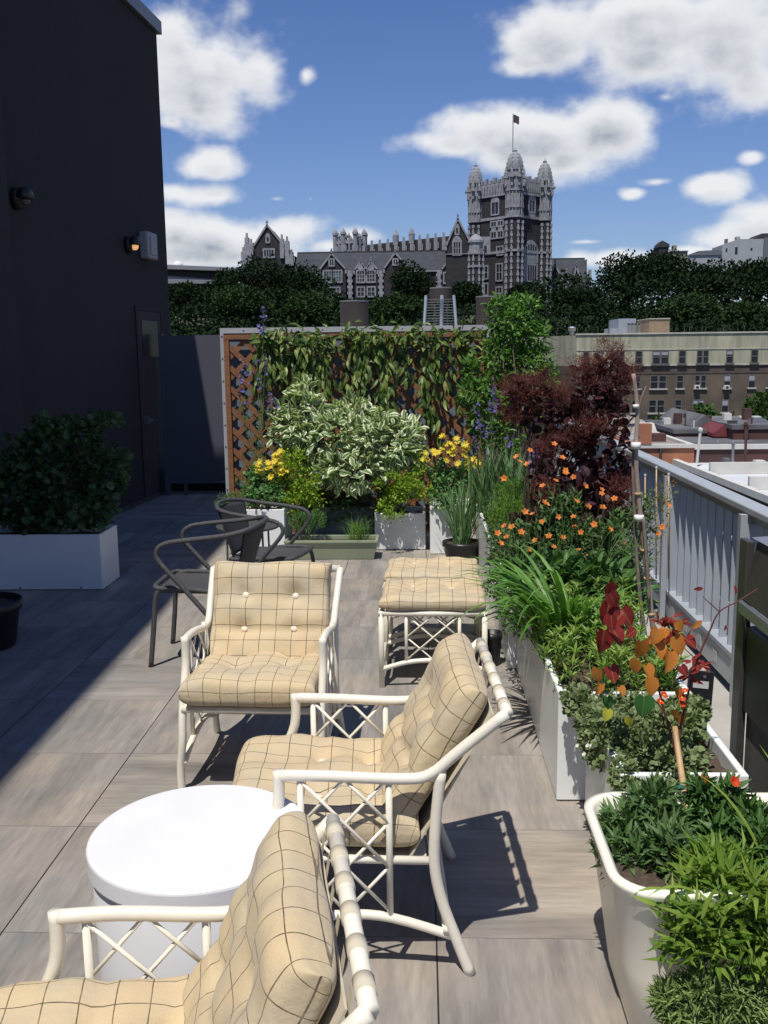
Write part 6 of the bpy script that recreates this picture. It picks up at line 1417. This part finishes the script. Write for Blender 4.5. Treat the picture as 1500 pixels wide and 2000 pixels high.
# redbud sapling with heart shaped leaves
t = plant('redbud_sapling', tuple(fl(1340, 1560, .36)), 'young redbud with large heart shaped red, orange and green leaves', 'young tree')
YB = 2.62; A = lambda x, y, Y=YB: at(x, y, Y)
rb = fl(1330, 1540, .37)
q = MB(); q.tube([rb, A(1322, 1480), A(1300, 1400), A(1282, 1330), A(1262, 1290), A(1235, 1240), A(1205, 1190), A(1190, 1150)], .0045, 6, .002); q.tube([rb, A(1325, 1450), A(1345, 1350), A(1362, 1290), A(1385, 1235), A(1405, 1195), A(1440, 1175), A(1480, 1150)], .0042, 6, .0015)
q.tube([A(1280, 1330), A(1330, 1260), A(1350, 1230)], .002, 5); q.tube([A(1320, 1440), A(1290, 1380), A(1265, 1360)], .002, 5); q.tube([A(1405, 1195), A(1372, 1165)], .0015, 5); q.tube([A(1362, 1290), A(1330, 1260)], .0015, 5); q.build('stems', STEMR, t, True)
hl = [(1185, 1160, 55, -80, R_RED), (1190, 1195, 60, -100, R_RED), (1215, 1205, 50, -60, R_RED), (1212, 1215, 45, -130, R_RED), (1180, 1250, 62, -95, R_RED), (1195, 1240, 52, -60, R_RED),
      (1252, 1268, 52, -90, R_ORA), (1245, 1302, 42, -100, R_ORA), (1262, 1312, 40, -70, mat('unused', (0, 0, 0)) if False else R_ORA), (1315, 1260, 48, -60, R_ORA), (1308, 1290, 52, -100, R_ORA), (1340, 1258, 34, -40, R_RED), (1168, 1318, 40, -90, R_ORA), (1172, 1345, 32, -110, R_ORA), (1192, 1315, 42, -75, R_RED),
      (1186, 1372, 36, -80, R_GRN), (1186, 1395, 30, -100, R_YEL), (1258, 1378, 58, -92, R_GRN), (1228, 1410, 28, -80, R_YEL), (1300, 1240, 36, -120, R_ORA), (1320, 1225, 30, -50, R_ORA), (1290, 1255, 40, -150, R_ORA), (1328, 1405, 34, -80, R_ORA), (1345, 1420, 24, -60, R_YEL), (1270, 1340, 46, -85, R_ORA), (1372, 1222, 34, 220, R_ORA), (1418, 1225, 16, -100, R_RED), (1374, 1156, 24, 190, R_RED), (1434, 1150, 24, -80, R_RED), (1210, 1350, 26, -60, R_ORA), (1330, 1310, 30, -60, R_RED), (1240, 1240, 30, -140, R_RED)]
r_ = random.Random(8)
hl += [(r_.gauss(1318, 22), r_.gauss(1268, 34), r_.uniform(24, 44), r_.uniform(-140, -40), R_ORA if r_.random() < .65 else R_RED) for _ in range(9)]+[(r_.gauss(1200, 16), r_.gauss(1215, 30), r_.uniform(26, 42), r_.uniform(-130, -50), R_RED) for _ in range(4)]
for x, y, s, an, m_ in hl:
    Y = YB+rnd.uniform(-.08, .08); p = at(x, y-s*.3, Y); L_ = s*Y/F_PX*.80; a = math.radians(an); q = MB()
    narrow = .45 if s <= 24 or (x, y) == (1372, 1222) else rnd.uniform(.72, .95)
    q.leaves([p], [(math.cos(a), rnd.uniform(-.6, .3), math.sin(a))], [(rnd.uniform(-.9, .9), -1, rnd.uniform(.1, 1.2))], L_, L_*narrow, 'heart' if narrow > .5 else 'oval'); o = q.build('leaf', m_, t, True)
q = MB(); rl = [A(x, y) for x, y in ((1295, 1225), (1310, 1235), (1325, 1240), (1290, 1240), (1340, 1245), (1350, 1290), (1360, 1300), (1345, 1320), (1330, 1215), (1312, 1205), (1285, 1215), (1350, 1330), (1372, 1300))]
for p in rl:
    for _ in range(4): q.leaves([p], [(rnd.gauss(0, 1), rnd.gauss(-.3, .4), rnd.gauss(0, .8))], [(0, -.6, .8)], rnd.uniform(.022, .04), rnd.uniform(.008, .014), 'oval')
q.build('young_leaves', R_RED, t)
flowers('flower', t, [A(x, y, YB-.1) for x, y in ((1296, 1358), (1332, 1362), (1330, 1375), (1290, 1370), (1338, 1350))], .012, P_RED, mat('flower_yellow_eye', (.7, .6, .1), .6), np_=5)
# bamboo cane staking it, and the taller taped canes in the row
t = plant('cane', fl(1340, 1575, .36), 'short bamboo cane in the cream planter holding up the redbud', 'garden cane'); q = MB(); q.tube([at(1342, 1580, 2.3), at(1331, 1510, 2.42), at(1318, 1420, 2.52)], .0095, 8, .008); q.build('cane', CANE, t, True)
q = MB(); q.tube([at(1331, 1545, 2.36), at(1330, 1538, 2.37)], .0125, 8, smooth=False); q.build('tie', mat('green_tie', (.02, .12, .08), .5), t)
t = plant('cane', fl(1283, 1300, .38), 'tall peeling cane stake bound with white tape rising above the smokebush', 'garden cane'); YS = 4.1; q = MB()
q.tube([at(1300, 1330, YS), at(1278, 1240, YS), at(1268, 1160, YS), at(1256, 1050, YS), at(1246, 960, YS), at(1242, 880, YS), at(1245, 800, YS), at(1237, 730, YS)], .013, 8, .0085); q.build('cane', mat('weathered_cane', (.42, .36, .31), .75, col2=(.24, .17, .14), vscale=16, stretch=(1, 1, .25)), t, True)
q = MB(); q.tube([at(1270, 1310, YS+.02), at(1254, 1200, YS+.02), at(1246, 1120, YS+.02), at(1240, 1020, YS+.02), at(1236, 900, YS+.02), at(1240, 860, YS+.02)], .010, 7, .006)
q.tube([at(1245, 810, YS), at(1252, 780, YS), at(1262, 755, YS)], .006, 6, .003); q.tube([at(1268, 1180, YS-.02), at(1262, 1080, YS-.02), at(1256, 1010, YS-.02)], .008, 6); q.build('branch', BARK, t, True)
for x, y, h in ((1242, 873, 9), (1248, 1014, 8), (1242, 795, 5)): a = at(x, y-h, YS-.01); b = at(x, y+h*.4, YS-.01); q = MB(); q.tube([a, b], .021 if h > 5 else .013, 10, smooth=False); q.build('tape', TAPE, t, True)
for y in (965, 1075, 1130, 1200): x = {965: 1246, 1075: 1258, 1130: 1264, 1200: 1272}[y]; q = MB(); q.tube([at(x, y-3, YS), at(x, y+2, YS)], .0155, 8, smooth=False); q.build('node_ring', CANE, t, True)
# thin bean canes in front of the far railing
for k, (x, y0) in enumerate(((1260, 930), (1282, 915), (1306, 928))):
    a = at(x+4, 1010, 5.3); b = at(x, y0, 5.3); t = plant('cane', (a.x, 5.3, .38), 'thin short cane standing against the railing beside the taped stake', 'garden cane', 'thin canes by the railing'); q = MB(); q.tube([(a.x, 5.3, .3), b], .004, 6, smooth=False); q.build('cane', CANE, t, True); q = MB(); q.tube([b, b+Vector((0, 0, .012))], .006, 6, smooth=False); q.build('cane_tip', TAPE, t)

# foreground tub plants
shrub('sage', 'green narrow leaved sage filling the far left of the cream planter', (.58, 2.2, .36), [B(1225, 1620, 2.27, 46, 42, 50), B(1290, 1612, 2.27, 55, 40, 50), B(1235, 1680, 2.18, 55, 48, 50), B(1310, 1665, 2.15, 55, 48, 55), B(1255, 1570, 2.31, 24, 26, 30), B(1200, 1650, 2.24, 24, 36, 30), B(1285, 1560, 2.31, 22, 30, 24)], 1900, .044, .012, 'simple', leafmat('sage_leaf', [(.06, .13, .04), (.10, .19, .06), (.16, .26, .10), (.08, .14, .06)], .5, .3), 'plant', rn=.7, inner=.25, up_=.6)
shrub('marigold', 'green leafy plant with an orange red flower on the right of the cream planter', (.85, 2.28, .36), [B(1385, 1590, 2.29, 40, 34, 50), B(1460, 1610, 2.26, 55, 40, 50), B(1420, 1650, 2.2, 55, 44, 50), B(1500, 1660, 2.15, 60, 55, 55), B(1370, 1550, 2.31, 20, 24, 24), B(1425, 1560, 2.3, 24, 26, 24)], 1900, .043, .015, 'simple', G_MID, 'flowering plant', rn=.8, inner=.25)
fm = bpy.data.objects.get('marigold'); flowers('flower', fm, [at(1434, 1527, 2.28), at(1376, 1524, 2.32)], .018, P_RED, None, np_=6)
q = MB(); stems(q, (.85, 2.28, .36), [at(1436, 1535, 2.3), at(1378, 1532, 2.34)], .0015); q.build('flower_stems', STEMG, fm, True)
t = plant('tarragon', (.72, 1.95, .36), 'bright green clump of pointed leaves tumbling over the front rim of the cream planter'); q = MB(); ql = MB()
tb_ = [B(1380, 1740, 1.95, 70, 50, 50), B(1440, 1760, 1.92, 80, 60, 50), B(1350, 1800, 1.86, 60, 55, 45), B(1430, 1840, 1.84, 80, 60, 45), B(1500, 1800, 1.86, 70, 70, 45), B(1330, 1860, 1.83, 45, 40, 40), B(1500, 1900, 1.82, 70, 50, 40), B(1400, 1680, 2.0, 50, 34, 40)]
for c, r in tb_:
    for _ in range(15):
        b = Vector(c)+Vector((rnd.gauss(0, .5)*r[0], rnd.gauss(0, .5)*r[1], rnd.gauss(0, .5)*r[2])); a = Vector((b.x*.6+.72*.4, max(b.y, 1.95)*.6+2.0*.4, .36)); q.tube([a, a.lerp(b, .5)+Vector((0, 0, .03)), b], .0018, 4)
        k = 8; dr = (b-a).normalized(); P = [a.lerp(b, .45+.55*i/k) for i in range(k+1)]; o0 = rnd.uniform(0, 6); D = [dr*.7+Vector((math.cos(o0+i*2.4), math.sin(o0+i*2.4), rnd.uniform(.25, 1.3))) for i in range(k+1)]
        ql.leaves(P, D, [(rnd.gauss(0, .3), -.3, 1.)]*(k+1), rng.uniform(.04, .09, k+1), rng.uniform(.008, .015), 'oval' if rnd.random() < .35 else 'simple')
q.build('stems', STEMG, t, True); ql.build('leaves', G_BRI, t)
for bx, by, az, L_, ar, le, w_ in ((.80, 2.1, 2.7, .26, .35, .7, .02), (.88, 2.08, 2.3, .30, .3, .35, .022), (.62, 1.93, 3.6, .2, .6, 1.2, .018), (.70, 1.9, 4.4, .2, .7, .9, .018), (.58, 1.93, 3.3, .16, .7, 1.3, .015), (.95, 2.0, 1.9, .24, .3, .3, .02)): q = MB(); blade(q, (bx, by, .38), az, L_, w_, ar, le); q.build('long_blade', G_BRI, t)
shrub('rosemary', 'fine leaved herb hanging low over the cream planter at the bottom edge', (.7, 1.92, .36), [B(1370, 1930, 1.83, 60, 40, 40), B(1440, 1950, 1.82, 60, 50, 40), B(1500, 1960, 1.82, 60, 50, 40), B(1330, 1980, 1.82, 50, 40, 40), B(1420, 2020, 1.80, 80, 50, 40), B(1300, 1950, 1.83, 28, 34, 30)], 5200, .024, .0046, 'needle', leafmat('herb_leaf', [(.15, .23, .07), (.22, .31, .10), (.30, .38, .15)], .55, .3, vein=False), 'plant', rn=1., inner=.2)

for o in bpy.data.objects:
    if '_org' in o: del o['_org']
